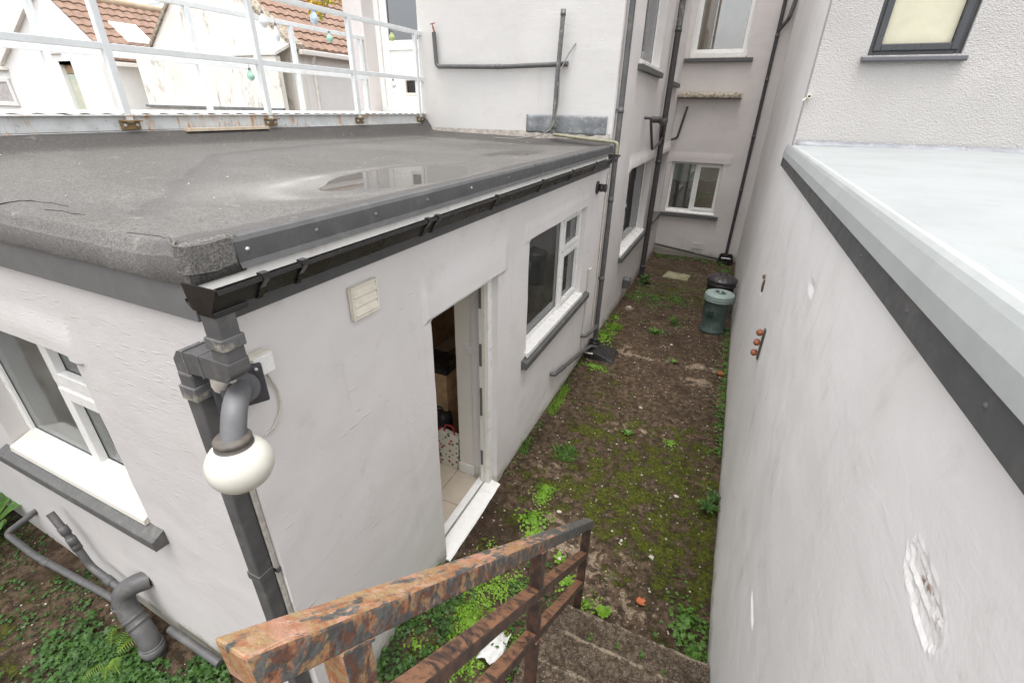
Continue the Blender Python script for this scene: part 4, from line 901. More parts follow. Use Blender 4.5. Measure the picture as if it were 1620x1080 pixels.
# pipes on the house wall above the roof
pipe_thing('waste_pipe', 'long grey L shaped pipe fixed to the house wall above the flat roof', 'pipe', [(-3.87, 6.03, 4.0), (-3.85, 6.03, 3.62), (-2.9, 6.03, 3.605), (-2.03, 6.03, 3.625)], .026, 'pipe_grey',
           [((-2.95, 6.03, 3.607), (1, 0, 0)), ((-2.06, 6.03, 3.624), (1, 0, 0))], bend=.05)
mb = MB(); mb.tube([(-3.86, 6.03, 4.0), (-3.875, 6.02, 4.06)], .012, 8); mb.tube([(-3.91, 6.02, 4.085), (-3.84, 6.02, 4.095)], .006, 8); mb.tube([(-3.875, 6.02, 4.05), (-3.878, 6.02, 4.09)], .006, 8)
tag(part('garden_tap', mb, 'cap_orange'), 'small rusty tap on top of the left end of the L shaped pipe', 'tap')
pipe_thing('vent_pipe', 'upright grey pipe with capped top standing against the lead flashing', 'pipe', [(-2.10, 5.97, 4.13), (-2.13, 5.97, 3.5), (-2.145, 5.97, 2.90), (-2.14, 5.97, 2.87)], .027, 'pipe_worn',
           [((-2.103, 5.97, 4.12), Z), ((-2.142, 5.97, 2.96), Z)], bend=.02)
pipe_thing('roof_pipe', 'thin greenish pipe lying from the upright pipe over the roof edge into the gutter', 'pipe', [(-2.14, 5.96, 2.865), (-1.75, 5.93, 2.835), (-1.36, 5.88, 2.815), (-1.30, 5.86, 2.805), (-1.295, 5.86, 2.66)], .019,
           plain('algae_pipe', (.26, .25, .17), .55, .35, 20, dirt=(.12, .14, .05), dirtf=.7, ds=14), bend=.04)
mb = MB(); mb.tube([(-1.96, 6.065, 3.83), (-2.02, 6.03, 3.74), (-2.09, 5.94, 3.55), (-2.09, 5.94, 3.2), (-2.12, 5.93, 3.0), (-2.16, 5.93, 2.93), (-2.28, 5.88, 2.85), (-2.6, 5.82, 2.80), (-2.9, 5.85, 2.80)], .007, 8, bend=.06)
tag(part('cable', mb, 'cable'), 'loose dark cable hanging from the house wall down beside the upright pipe onto the roof', 'cable')
# vents and low pipes on the annex wall
bt = thing('flue_outlet', 'round black flue outlet near the far end of the annex wall', 'vent', (-1.36, 5.62, 2.3))
mb = MB(); mb.lathe([(0, 0), (.075, 0), (.075, .008), (.04, .014)], (-1.421, 5.60, 2.33), (1, 0, 0), 24); part('flange', mb, 'pipe_dark', bt)
mb = MB(); mb.lathe([(.042, 0), (.042, .03), (.047, .03), (.047, .045), (.042, .05), (.042, .075), (.047, .08), (.047, .095), (.040, .10), (0, .10)], (-1.41, 5.60, 2.33), (1, 0, 0), 20); part('spigot', mb, 'pipe_dark', bt)
mb = MB(); mb.tube([(-1.40, 5.52, 1.34), (-1.405, 5.53, .95), (-1.405, 5.54, .22)], .010, 10, bend=.02); mb.tube([(-1.405, 5.52, 1.34), (-1.385, 5.56, 1.36), (-1.405, 5.60, 1.34)], .012, 8, bend=.01)
tag(part('cable_conduit', mb, 'white_cable'), 'slim pale conduit running down the wall beside the round downpipe', 'conduit')
mb = MB(); mb.tube([(-1.41, 6.03, 2.45), (-1.41, 6.03, 1.0), (-1.41, 6.03, .15)], .011, 8)
tag(part('cable_conduit', mb, 'white_cable'), 'thin white pipe tight behind the round downpipe on the annex wall', 'conduit')
pipe_thing('waste_pipe', 'grey waste pipe sloping down the foot of the annex wall to the gully', 'pipe', [(-1.44, 4.30, .47), (-1.375, 4.31, .46), (-1.37, 4.45, .44), (-1.37, 5.35, .24), (-1.33, 5.75, .17), (-1.28, 5.88, .10)], .024, 'pipe_grey',
           [((-1.37, 4.62, .403), (0, 1, -.22)), ((-1.37, 4.5, .43), (0, 1, -.22))], bend=.05)
pipe_thing('waste_pipe', 'short level grey stub pipe above the gully beside the round downpipe', 'pipe', [(-1.44, 5.50, .42), (-1.36, 5.52, .42), (-1.33, 5.95, .38), (-1.36, 6.08, .35)], .024, 'pipe_grey', bend=.05)
gc = thing('gully_cover', 'black plastic gully cover at the foot of the round downpipe', 'drain cover', (-1.2, 5.85, 0))
mb = MB(); vs = []
for i in range(9):
    x = -1.40+.42*i/8; h_ = .13-.10*(i/8)**1.6
    for y in (5.68, 6.03): vs.append((x, y+.03*(i/8)*(-1 if y < 5.8 else 1)*0, h_))
    for y in (5.66, 6.05): vs.append((x, y, .005))
mb.add(vs, [(4*i, 4*i+4, 4*i+5, 4*i+1) for i in range(8)]+[(4*i+2, 4*i+6, 4*i+4, 4*i) for i in range(8)]+[(4*i+1, 4*i+5, 4*i+7, 4*i+3) for i in range(8)]+[(32, 34, 35, 33)], False)
part('hood', mb, 'black_plastic', gc, .006)
mb = MB(); mb.lathe([(.075, 0), (.075, .03), (.06, .035), (.06, 0)], (-1.34, 5.98, .12), (0.15, 0, 1), 20); part('collar', mb, 'black_plastic', gc)
mb = MB(); mb.tube([(-1.38, 5.66, .10), (-1.27, 5.66, .10)], .012, 8); tag(part('cable_end', mb, 'white_cable'), 'small pale pipe end poking out by the gully cover', 'pipe')
hp = thing('drain_hopper', 'square black drain hopper under the far downpipe in the alley corner', 'drain hopper', (.28, 11.75, 0))
mb = MB(); mb.box(.10, .42, 11.62, 11.90, -.04, .02); mb.box(.10, .13, 11.62, 11.90, .02, .13); mb.box(.39, .42, 11.62, 11.90, .02, .13); mb.box(.13, .39, 11.62, 11.65, .02, .10); mb.box(.13, .39, 11.87, 11.90, .02, .16); part('body', mb, 'black_plastic', hp, .006)
mb = MB(); mb.box(.16, .36, 11.66, 11.80, .075, .085); mb.sphere((.22, 11.73, .088), .03, 8, 6, (1.4, .8, .5)); mb.sphere((.30, 11.72, .09), .03, 8, 6, (1.5, .7, .5)); part('leaf_guard', mb, 'litter_cloth', hp)
mb = MB(); mb.prism([(8.12, .24), (8.12, .40), (8.16, .44), (8.22, .44), (8.26, .40), (8.26, .24)], 'x', -1.42, -1.30); tag(part('flue_cover', mb, 'pipe_grey', None, .012), 'small grey boxed outlet low on the alley wall under the window', 'vent')
# louvre vent cover
lv = thing('louvred_vent', 'square cream plastic vent cover with three flaps on the annex wall', 'vent', (-1.41, 1.5, 2.36))
mb = MB(); mb.box(-1.421, -1.412, 1.425, 1.60, 2.285, 2.44); frame(mb, 'x', -1.412, -1.398, 1.425, 1.60, 2.285, 2.44, .012); part('frame', mb, 'upvc_cream', lv, .002)
for k in range(3):
    z = 2.298+k*.044; mb = MB(); mb.prism([(-1.41, z+.042), (-1.407, z+.042), (-1.396, z+.003), (-1.41, z+.001)], 'y', 1.438, 1.587); part('flap', mb, 'upvc_cream', lv, .001)
# wall lamp on the corner ----------------------------------------------
lamp = thing('globe_wall_lamp', 'opal globe lamp on a grey elbow arm at the corner of the annex', 'wall lamp', (-1.25, .70, 2.05))
mb = MB()
def plate(mb, c, nrm, w, h, t):
    c = Vector(c); nrm = Vector(nrm).normalized(); r = Vector((0, 0, 1)).cross(nrm).normalized(); u = nrm.cross(r)
    vs = [c+r*sx*w/2+u*sz*h/2+nrm*k for k in (0, t) for sx, sz in ((-1, -1), (1, -1), (1, 1), (-1, 1))]
    mb.add(vs, [(0, 1, 2, 3), (7, 6, 5, 4), (0, 4, 5, 1), (1, 5, 6, 2), (2, 6, 7, 3), (3, 7, 4, 0)])
NR = (1, -.55, 0)
plate(mb, (-1.40, .845, 2.275), NR, .16, .15, .022); part('backplate', mb, plain('dark_lamp_metal', (.055, .055, .062), .45, .2, 20), lamp, .006)
nv = Vector(NR).normalized(); c0 = Vector((-1.39, .84, 2.285)); gc_ = Vector((-1.255, .690, 2.135))
mb = MB(); mb.tube([c0+nv*.015, c0+nv*.03], .060, 24); mb.tube([c0+nv*.02, Vector((-1.275, .735, 2.295)), Vector((gc_.x, gc_.y, 2.20))], .037, 20, bend=.06); part('arm', mb, plain('grey_lamp_arm', (.14, .14, .145), .5, .15, 20), lamp)
mb = MB(); mb.lathe([(.0, .088), (.050, .086), (.056, .079), (.056, .072), (.048, .070), (.048, .060), (.0575, .058), (.0575, .050), (.047, .046)], gc_, Z, 36); part('cap', mb, plain('bronze_lamp_rim', (.11, .095, .08), .5, .3, 30), lamp)
mb = MB(); mb.sphere(gc_+Vector((0, 0, -.022)), .100, 40, 28, (1, 1, .93)); part('globe', mb, 'opal', lamp)
mb = MB()
for s_ in (-.06, .06):
    r_ = Vector((0, 0, 1)).cross(nv).normalized(); mb.sphere(Vector((-1.40, .845, 2.335))+nv*.024+r_*s_, .008, 10, 6)
part('screw', mb, 'steel', lamp)
jb = thing('junction_box', 'small white junction box with cable above the globe lamp', 'junction box', (-1.39, .93, 2.32))
mb = MB(); mb.box(-1.421, -1.372, .89, .975, 2.285, 2.365); part('box', mb, 'upvc_cream', jb, .008)
mb = MB(); mb.box(-1.373, -1.364, .893, .972, 2.288, 2.362); part('lid', mb, 'upvc', jb, .004)
mb = MB(); mb.lathe([(.014, 0), (.014, .012), (.008, .016)], (-1.40, .893, 2.33), (0, -1, 0), 12); part('gland', mb, 'upvc_cream', jb)
mb = MB(); mb.tube([(-1.40, .885, 2.33), (-1.385, .85, 2.315), (-1.36, .80, 2.325), (-1.355, .785, 2.35), (-1.37, .79, 2.37), (-1.385, .80, 2.36), (-1.39, .81, 2.345)], .006, 8, bend=.02); part('cable', mb, 'white_cable', jb)
cb = MB(); cb.tube([(-1.415, .955, 2.29), (-1.41, .965, 2.25), (-1.412, .99, 2.17), (-1.412, .985, 2.09), (-1.415, .94, 2.03), (-1.42, .90, 2.02)], .0045, 8, bend=.04)
tag(part('cable', cb, 'white_cable'), 'thin pale cable looping down from the white junction box behind the globe lamp', 'cable')
mb = MB(); mb.tube([(-1.42, .80, 2.30), (-1.39, .785, 2.34), (-1.36, .79, 2.375), (-1.36, .83, 2.385), (-1.385, .86, 2.37)], [.03, .03, .026, .022, .016], 12, bend=.02); mb.box(-1.425, -1.385, .84, .90, 2.345, 2.36)
tag(part('wrapped_cloth', mb, 'white_cable', None), 'pale tape wrapped wiring between the lamp and the square downpipe', 'wiring')
mb = MB(); mb.prism([(-1.455, .60), (-1.44, .60), (-1.44, 2.36), (-1.455, 2.36)], 'y', .80, .815); 
tag(part('mounting_batten', mb, plain('stained_strip', (.50, .47, .42), .8, .3, 25, dirt=(.22, .20, .14), dirtf=.6, ds=18)), 'narrow stained strip behind the square downpipe at the corner', 'batten')
# ground pipes at lower left ------------------------------------------
bs = thing('soil_bend', 'fat grey soil pipe bend rising from the soil at the foot of the left wall', 'soil pipe', (-2.75, .68, 0))
mb = MB(); PR = .061; P0 = [(-2.86, .83, .43), (-2.90, .76, .44), (-2.97, .71, .38), (-2.95, .69, .27), (-2.84, .68, .15), (-2.78, .67, .05), (-2.77, .66, -.06)]
mb.tube(P0, .060, 24, bend=.05); part('pipe', mb, 'pipe_grey', bs)
for p, d in (((-2.965, .695, .30), (.1, 0, -1)), ((-2.90, .685, .215), (.6, 0, -.7)), ((-2.865, .683, .18), (.7, 0, -.7)), ((-2.78, .67, .04), (.1, 0, -1))):
    mb = MB(); mb.lathe([(.059, -.012), (.0645, -.010), (.0645, .010), (.059, .012)], p, d, 24); part('collar', mb, 'pipe_grey', bs)
mb = MB(); mb.lathe([(.057, -.04), (.068, -.038), (.068, .03), (.057, .034)], (-2.775, .665, .0), (.05, 0, -1), 24); part('socket', mb, 'pipe_grey', bs)
pipe_thing('waste_pipe', 'upright leaning grey waste pipe with branch stub below the left window', 'pipe', [(-3.60, .75, .74), (-3.50, .75, .58), (-3.42, .75, .32), (-3.12, .76, .24)], .022, 'pipe_grey',
           [((-3.52, .75, .62), (.5, 0, -.8)), ((-3.475, .75, .50), (.35, 0, -1)), ((-3.485, .75, .54), (.35, 0, -1)), ((-3.25, .755, .27), (1, 0, -.2))], bend=.05, jr=1.25)
pipe_thing('waste_pipe', 'long grey waste pipe lying along the soil below the left window', 'pipe', [(-4.2, .84, .42), (-4.37, .66, .26), (-4.08, .67, .17), (-3.35, .73, .10), (-2.95, .74, .09)], .022, 'pipe_grey',
           [((-3.95, .68, .155), (1, .1, -.1)), ((-3.2, .735, .097), (1, 0, 0))], bend=.04, jr=1.2)
pipe_thing('waste_pipe', 'short grey pipe disappearing into weeds right of the fat pipe bend', 'pipe', [(-2.74, .77, .08), (-2.30, .78, .02)], .024, 'pipe_grey', bend=.04)

# ------------------------------------------------------------------ walkway with railing
wk = thing('roof_walkway', 'white steel walkway with rust stained beam and pipe railings beside the felt roof', 'walkway', (-4.6, 3.5, 2.95))
mb = MB(); mb.box(-4.132, -4.12, -2.5, 6.05, 2.945, 3.045); mb.box(-4.132, -4.085, -2.5, 6.05, 3.045, 3.052); mb.box(-4.13, -4.095, -2.5, 6.05, 2.935, 2.945); part('beam', mb, 'beam', wk, .002)
mb = MB(); vs = []; vy = lin(-2.5, 6.35, .0155)
for x in (-5.25, -4.095):
    for y in vy: vs.append((x, y, 3.060+.005*math.sin(y*2*math.pi/.13)+.004*noise.noise(Vector((x, y*2, 1)))))
n0 = len(vy); mb.add(vs, [(i, i+1, n0+i+1, n0+i) for i in range(n0-1)], True); part('corrugated_deck', mb, 'upvc', wk, solid=.004)
def rail(name, pts, w, mat='steel_white'):
    mb = MB(); mb.bar(pts[0], pts[1], w, w); return part(name, mb, mat, wk, .004)
for x, ys_, ye, zt, zm, w in ((-4.12, (-1.45, -.22, 1.02, 2.25, 3.48, 4.72, 5.95), 6.09, 4.00, 3.475, .045), (-5.13, (-1.4, -.12, 1.12, 2.36, 3.62, 4.87, 6.08), 6.16, 3.985, 3.50, .045)):
    rail('top_rail', ((x, -2.5, zt), (x, ye, zt)), w); rail('mid_rail', ((x, -2.5, zm), (x, ye, zm)), w)
    for y in ys_:
        mb = MB(); mb.bar((x+.004, y, 3.0), (x+.004, y, zt-w/2), .048, .048, (0, 1, 0)); part('post', mb, 'steel_white', wk, .004)
        if x > -5:
            mb = MB(); mb.box(-4.118, -4.055, y-.065, y+.065, 3.008, 3.018); mb.box(-4.118, -4.10, y-.065, y+.065, 2.955, 3.007); pb_ = part('foot_bracket', mb, plain('rusted_bracket', (.30, .20, .09), .8, .5, 30, dirt=(.10, .07, .03), dirtf=.8, ds=20), wk, .002)
            mb = MB()
            for s_ in (-.04, .04): mb.lathe([(0, .014), (.008, .012), (.012, .004), (.012, 0)], (-4.10, y+s_, 2.985), (1, 0, 0), 8)
            part('bolt', mb, 'steel_white', pb_)
mb = MB(); mb.box(-4.10, -4.05, 2.62, 3.40, 2.93, 2.955); part('rusty_plate', mb, plain('flaking_orange_rust', (.62, .52, .40), .7, .2, 20, dirt=(.55, .22, .06), dirtf=.9, ds=9), wk, .002)
# hanging bulbs
def bulb(loc, mat, label, r=.045, tall=1.):
    r *= .8
    t = thing('hanging_bulb', label, 'solar bulb', loc, 'coloured bulbs hung from the walkway rails')
    x, y, z = loc
    mb = MB(); mb.lathe([(0, -r*1.15*tall), (r*.5, -r*tall), (r*.95, -r*.35*tall), (r, 0), (r*.8, r*.55*tall), (r*.38, r*1.1*tall), (r*.34, r*1.4*tall)], (x, y, z), Z, 16); part('glass', mb, mat, t)
    mb = MB(); mb.lathe([(0, r*1.95*tall), (r*.28, r*1.9*tall), (r*.36, r*1.35*tall)], (x, y, z), Z, 12); part('cap', mb, 'pipe_worn', t)
    mb = MB(); mb.tube([(x, y, z+r*1.9*tall), (x, y, z+r*1.9*tall+.06)], .003, 6); part('cord', mb, 'white_cable', t)
bulb((-4.12, 3.62, 3.80), 'bulb_clear', 'frosted white hanging bulb nearest the railing post in front of the roof tiles', .045, 1.2)
bulb((-4.16, 3.78, 3.72), 'bulb_clear', 'tall clear hanging bulb low beside the stained gable', .035, 1.8)
bulb((-4.12, 4.24, 3.91), 'bulb_blue', 'large pale blue hanging bulb under the yellow leaves', .05, 1.3)
bulb((-4.12, 4.42, 3.76), 'bulb_green', 'small round green hanging bulb in front of the brown tiles', .042)
bulb((-4.12, 5.48, 3.89), 'bulb_lime', 'lime green hanging bulb in front of the glazed door', .045)
bulb((-4.12, 3.37, 3.36), 'bulb_green', 'green bell shaped hanging bulb under the middle rail against the cream wall', .042)
bulb((-4.12, 5.43, 3.38), 'bulb_clear', 'clear hanging bulb under the middle rail in front of the white door', .042)
bulb((-4.12, 2.52, 3.93), 'bulb_clear', 'white hanging bulb at the top left in front of distant tiles', .045)

# ------------------------------------------------------------------ neighbouring gabled houses
def tiled(x0, z0, x1, z1, y0, y1, course=.30, wv=.22, amp=.028, thick=.03):
    """tiled roof slope from eave (x0,z0) to ridge (x1,z1), running along y"""
    mb = MB(); L = math.hypot(x1-x0, z1-z0); nc = int(L/course)+1; ux, uz = (x1-x0)/L, (z1-z0)/L; nx2, nz2 = -uz, ux
    if nz2 < 0: nx2, nz2 = -nx2, -nz2
    vy = lin(y0, y1, wv/7)
    for c_ in range(nc):
        a = c_*L/nc; b = a+L/nc*1.04; vs = []
        for (t, h_) in ((a, -.01), (a, thick), (b, .002)):
            for y in vy:
                w = amp*(abs(math.sin(math.pi*y/wv))**1.5) if h_ > -.005 else 0
                hh = h_+w; vs.append((x0+ux*t+nx2*hh, y, z0+uz*t+nz2*hh))
        n0 = len(vy); mb.add(vs, [(r_*n0+i, r_*n0+i+1, (r_+1)*n0+i+1, (r_+1)*n0+i) for r_ in range(2) for i in range(n0-1)], False)
    return mb
def gable_wall(xl, xr, zl, zr, xa, za, y, t=.25, z0=-.5, holes=()):
    mb = MB(); 
    if not holes: mb.prism([(xl, z0), (xr, z0), (xr, zr), (xa, za), (xl, zl)], 'y', y, y+t)
    else:
        (h0, h1, hz0, hz1) = holes[0]
        mb.prism([(xl, z0), (h0, z0), (h0, zl-.1), (xl, zl-.1)], 'y', y, y+t); mb.prism([(h1, z0), (xr, z0), (xr, zl-.1), (h1, zl-.1)], 'y', y, y+t)
        mb.prism([(h0, z0), (h1, z0), (h1, hz0), (h0, hz0)], 'y', y, y+t); mb.prism([(h0, hz1), (h1, hz1), (h1, zl-.1), (h0, zl-.1)], 'y', y, y+t)
        mb.prism([(xl, zl-.1), (xr, zl-.1), (xr, zr), (xa, za), (xl, zl)], 'y', y, y+t)
    return mb
hB = thing('gabled_house', 'cream rendered house with stained gable and brown tiled roof behind the railings', 'building', (-11.3, 10, 0))
part('gable_wall', gable_wall(-13.75, -8.99, 4.20, 4.22, -11.45, 6.0, 8.5), 'cream_house', hB)
mb = MB(); mb.box(-9.24, -8.99, 8.76, 16, -.5, 4.15); part('side_wall', mb, 'white_house', hB)
part('roof', tiled(-8.90, 4.20, -11.45, 6.06, 8.75, 16), 'tile_brown', hB, fixn=False)
mb = MB(); mb.prism([(-13.8, 4.25), (-11.45, 6.08), (-11.45, 6.0), (-13.8, 4.17)], 'y', 8.45, 8.6); mb.prism([(-8.9, 4.27), (-11.45, 6.10), (-11.45, 6.0), (-8.9, 4.17)], 'y', 8.45, 8.76); part('verge', mb, 'ledge', hB)
mb = MB(); mb.box(-8.93, -8.83, 8.6, 16, 4.08, 4.17); gB = part('gutter', mb, 'white_wood', hB, .01)
mb = MB(); mb.tube([(-8.88, 9.0, 4.1), (-8.95, 9.0, 3.95), (-8.95, 9.0, 0)], .035, 12, bend=.05); part('downpipe', mb, 'white_wood', hB)
mb = MB(); mb.prism([(8.05, 4.02), (8.05, 4.08), (8.49, 4.28), (8.49, 4.22)], 'x', -12.1, -9.0); part('lean_to_roof', mb, 'white_wood', hB, .01)
mb = MB(); mb.box(-13.7, -9.05, 8.08, 8.20, 2.0, 4.02); part('lean_to_wall', mb, 'cream_house', hB)
mb = MB(); mb.box(-13.75, -9.03, 8.02, 8.079, 3.0, 3.05); part('ledge', mb, 'lead', hB)
hA = thing('gabled_house', 'bright white house with narrow green door and brown tiles at the left', 'building', (-15.9, 10, 0))
part('gable_wall', gable_wall(-18.5, -14.12, 4.0, 4.05, -15.85, 5.35, 7.5, holes=[(-15.86, -15.33, 2.2, 3.97)]), 'white_house', hA)
mb = MB(); mb.box(-14.37, -14.12, 7.76, 14, -.5, 3.98); part('side_wall', mb, 'white_house', hA)
part('roof', tiled(-14.02, 4.0, -15.85, 5.40, 7.7, 14), 'tile_brown', hA, fixn=False)
mb = MB(); mb.tube([(-15.85, 7.4, 5.43), (-15.85, 14, 5.43)], .10, 10); part('ridge', mb, 'ridge', hA)
mb = MB(); mb.prism([(-18.6, 4.0), (-15.85, 5.40), (-15.85, 5.30), (-18.6, 3.88)], 'y', 7.40, 7.7); part('bargeboard', mb, 'white_wood', hA)
part('roof', tiled(-18.6, 4.0, -15.85, 5.40, 7.72, 14), 'tile_red', hA, fixn=False)
mb = MB(); mb.box(-14.03, -13.92, 7.6, 9.6, 3.86, 3.95); part('gutter', mb, 'white_wood', hA, .01)
mb = MB(); mb.tube([(-13.97, 8.6, 3.9), (-14.05, 8.6, 3.7), (-14.05, 8.6, 0)], .04, 12, bend=.05); part('downpipe', mb, 'white_wood', hA)
mb = MB(); mb.box(-15.86, -15.33, 7.60, 7.66, 2.2, 3.70); dA = part('door', mb, 'green_door', hA, .01)
mb = MB(); mb.box(-15.86, -15.33, 7.60, 7.65, 3.72, 3.97); part('transom_light', mb, 'wood_door', hA)
mb = MB(); mb.box(-15.8, -15.42, 7.592, 7.60, 2.6, 3.55); part('panel', mb, 'curtain', dA, .01)
mb = MB(); mb.box(-16.3, -15.6, 7.46, 7.5, 4.12, 4.17); part('lintel', mb, 'white_wood', hA, .01)
us = Vector((-14.02+15.85, 0, 4.0-5.4)).normalized()
sk = MB(); 
def onroof(t, y, h_): 
    L = math.hypot(1.83, 1.40); return (-14.02-1.83*t/L+.61*h_*1.0, y, 4.0+1.40*t/L+.79*h_)
q = [onroof(.65, 8.5, .08), onroof(1.4, 8.5, .08), onroof(1.4, 9.15, .08), onroof(.65, 9.15, .08)]
q2 = [onroof(.65, 8.5, 0), onroof(1.4, 8.5, 0), onroof(1.4, 9.15, 0), onroof(.65, 9.15, 0)]
sk.add(q+q2, [(0, 1, 2, 3), (0, 4, 5, 1), (1, 5, 6, 2), (2, 6, 7, 3), (3, 7, 4, 0)]); sko = part('skylight', sk, 'white_wood', hA, .01)
q = [onroof(.74, 8.58, .09), onroof(1.31, 8.58, .09), onroof(1.31, 9.07, .09), onroof(.74, 9.07, .09)]
sk = MB(); sk.add(q, [(0, 1, 2, 3)]); part('pane', sk, 'bulb_blue', sko)
fA = MB(); frame(fA, 'y', 7.44, 7.49, -20.2, -18.55, 2.93, 3.62, .10); wA = part('window', fA, 'upvc', hA, .01)
mb = MB(); mb.box(-20.1, -18.65, 7.46, 7.47, 3.03, 3.52); part('pane', mb, 'curtain_grey', wA)
mb = MB(); mb.box(-23, -18.51, 7.5, 7.75, -.5, 3.95); part('side_wall', mb, 'white_house', hA)
mb = MB(); mb.box(-23, -18.4, 7.38, 7.5, 3.80, 3.88); part('gutter', mb, 'white_wood', hA, .01)
hC = thing('distant_house', 'distant house with red tiled slope and pale panelled roof above the nearer ridge', 'building', (-24, 16, 0))
mb = MB(); mb.box(-34, -14, 15, 15.3, -.5, 5.6); part('wall', mb, 'white_house', hC)
def tiled_y(y0, z0, y1, z1, x0, x1, mat, parent, **k):
    m = tiled(y0, z0, y1, z1, x0, x1, **k); m.v = [(b, a, c) for a, b, c in m.v]; return part('roof', m, mat, parent, fixn=False)
tiled_y(14.8, 5.6, 19, 8.6, -22.5, -13, 'tile_red', hC, course=.4, wv=.33, amp=.04)
tiled_y(14.8, 5.6, 19, 8.6, -35, -29, 'tile_red', hC, course=.4, wv=.33, amp=.04)
tiled_y(14.8, 5.6, 19, 8.6, -29, -22.5, 'steel_white', hC, course=.9, wv=1.0, amp=.02, thick=.08)
mb = MB(); mb.box(-34, -13, 14.65, 14.8, 5.45, 5.6); part('gutter', mb, 'white_wood', hC, .02)
# autumn leaves at the top behind the railing
def leaf_poly(c, d, nrm, L, Wd):
    d = d.normalized(); s_ = nrm.cross(d).normalized()
    return [c, c+d*L*.35+s_*Wd*.5, c+d*L*.7+s_*Wd*.4, c+d*L+nrm*(-.1*L), c+d*L*.7-s_*Wd*.4, c+d*L*.35-s_*Wd*.5]
def rv(): return Vector((random.uniform(-1, 1), random.uniform(-1, 1), random.uniform(-1, 1)))
at = thing('autumn_shrub', 'yellow and orange autumn leaves on twigs above the brown tiled roof', 'shrub', (-7.6, 8.0, 2.5))
mb = MB(); tw = MB()
random.seed(11)
tw.tube([(-7.0, 8.4, 0), (-6.9, 8.3, 3.5), (-7.1, 8.1, 4.9), (-7.4, 7.95, 5.3)], [.02, .015, .010, .006], 8)
for (cx, cz) in ((-7.75, 4.98), (-7.35, 5.08), (-7.2, 4.92), (-7.5, 5.35), (-7.0, 5.3), (-7.62, 4.72)):
    tw.tube([(-7.45, 7.95, 4.6), (cx, 7.9, cz)], .004, 5)
    for k in range(60):
        c = Vector((cx, 7.9, cz-.03))+rv()*.13; mb.add(leaf_poly(c, rv(), (Vector((0, -1, .3))+rv()*.6).normalized(), .075, .055), [(0, 1, 2, 3, 4, 5)])
part('foliage', mb, 'leaf_autumn', at, fixn=False); part('stem', tw, 'brown_dark', at)

# ------------------------------------------------------------------ concrete steps and stair rail
st = MB(); st.attrs['worn'] = []; SX0, SX1 = -.50, .475
def step_slab(y_front, z, k):
    vs = []; xs_ = lin(SX0, SX1, .03); prof = [(y_front, z-.19), (y_front+.006, z-.03), (y_front-.004, z-.008), (y_front-.018, z), (y_front-.04, z), (y_front-.12, z+.001), (y_front-.22, z+.0), (y_front-.36, z-.001)]
    for x in xs_:
        for j, (yy, zz) in enumerate(prof): vs.append((x, yy+.010*noise.noise(Vector((x*7, k*3, j))), zz+.006*noise.noise(Vector((x*9, yy*9, k)))))
    st.attrs['worn'] += [(1. if j in (2, 3) else .0) for x in xs_ for j in range(len(prof))]  # nosing rows coloured paler so the step edges stand out
    n0 = len(prof); st.add(vs, [(i*n0+j, i*n0+j+1, (i+1)*n0+j+1, (i+1)*n0+j) for i in range(len(xs_)-1) for j in range(n0-1)], False)
for k in range(8): step_slab(1.99-.29*k, .165*(k+1)+(.02 if k else 0), k)
tag(part('concrete_steps', st, 'step', fixn=False), 'rough pebbly concrete steps descending into the alley at the bottom of the picture', 'steps')
sb = MB()
for k in range(8): sb.box(SX0, SX0+.02, 1.99-.29*(k+1)-.3, 1.99-.29*k-.03, -.3, .165*(k+1)-.02)
hr = thing('stair_handrail', 'rusty box section handrail with three rails and flaking orange paint beside the steps', 'handrail', (-.355, 1.9, .15))
RXc = -.375
def railbar(name, y0, z0, y1, z1, w, h_, mat):
    mb = MB(); us = lin(0, 1, .02); vs = []
    u = Vector((0, 0, 1))
    for t in us:
        c = Vector((RXc, y0+(y1-y0)*t, z0+(z1-z0)*t))
        for sx, sz in ((-1, -1), (1, -1), (1, 1), (-1, 1)):
            vs.append(c+Vector((sx*w/2+.0012*noise.noise(Vector((t*30, sx, sz))), 0, 0))+u*(sz*h_/2+.001*noise.noise(Vector((t*25, sx, sz+4)))))
    n0 = len(us); mb.add(vs, [(i*4+j, i*4+(j+1) % 4, (i+1)*4+(j+1) % 4, (i+1)*4+j) for i in range(n0-1) for j in range(4)]+[(3, 2, 1, 0), tuple(4*(n0-1)+j for j in range(4))])
    return part(name, mb, mat, hr, .005)
# top rail: slope from measured points
def rz(c, y, h_): return c-.905*y-h_/2
railbar('top_rail', .139, rz(2.773, .139, .068), 2.10, rz(2.773, 2.10, .068), .052, .068, 'rust_rail')
railbar('mid_rail', .16, rz(2.495, .16, .062), 2.06, rz(2.495, 2.06, .062), .048, .062, 'rust_dark')
railbar('lower_rail', .16, rz(2.215, .16, .062), 2.06, rz(2.215, 2.06, .062), .048, .062, 'rust_dark')
for y, zb, m_ in ((.270, 1.2, 'rust_rail'), (1.130, .40, 'rust_dark'), (2.055, -.02, 'rust_dark')):
    mb = MB(); mb.box(RXc-.0235, RXc+.0235, y-.026, y+.026, zb, 2.773-.905*y-.045); po_ = part('post', mb, m_, hr, .003)
    for c_, hh in ((2.773, .068), (2.495, .062), (2.215, .062)):
        if c_-.905*y-hh < zb: continue
        mb = MB(); pts_ = [(RXc+.0255, y-.028+.056*t/8, c_-.905*(y-.028+.056*t/8)-hh+.0015*math.sin(t*2.3)) for t in range(9)]; mb.tube(pts_, .0035, 6); part('weld', mb, m_, po_)

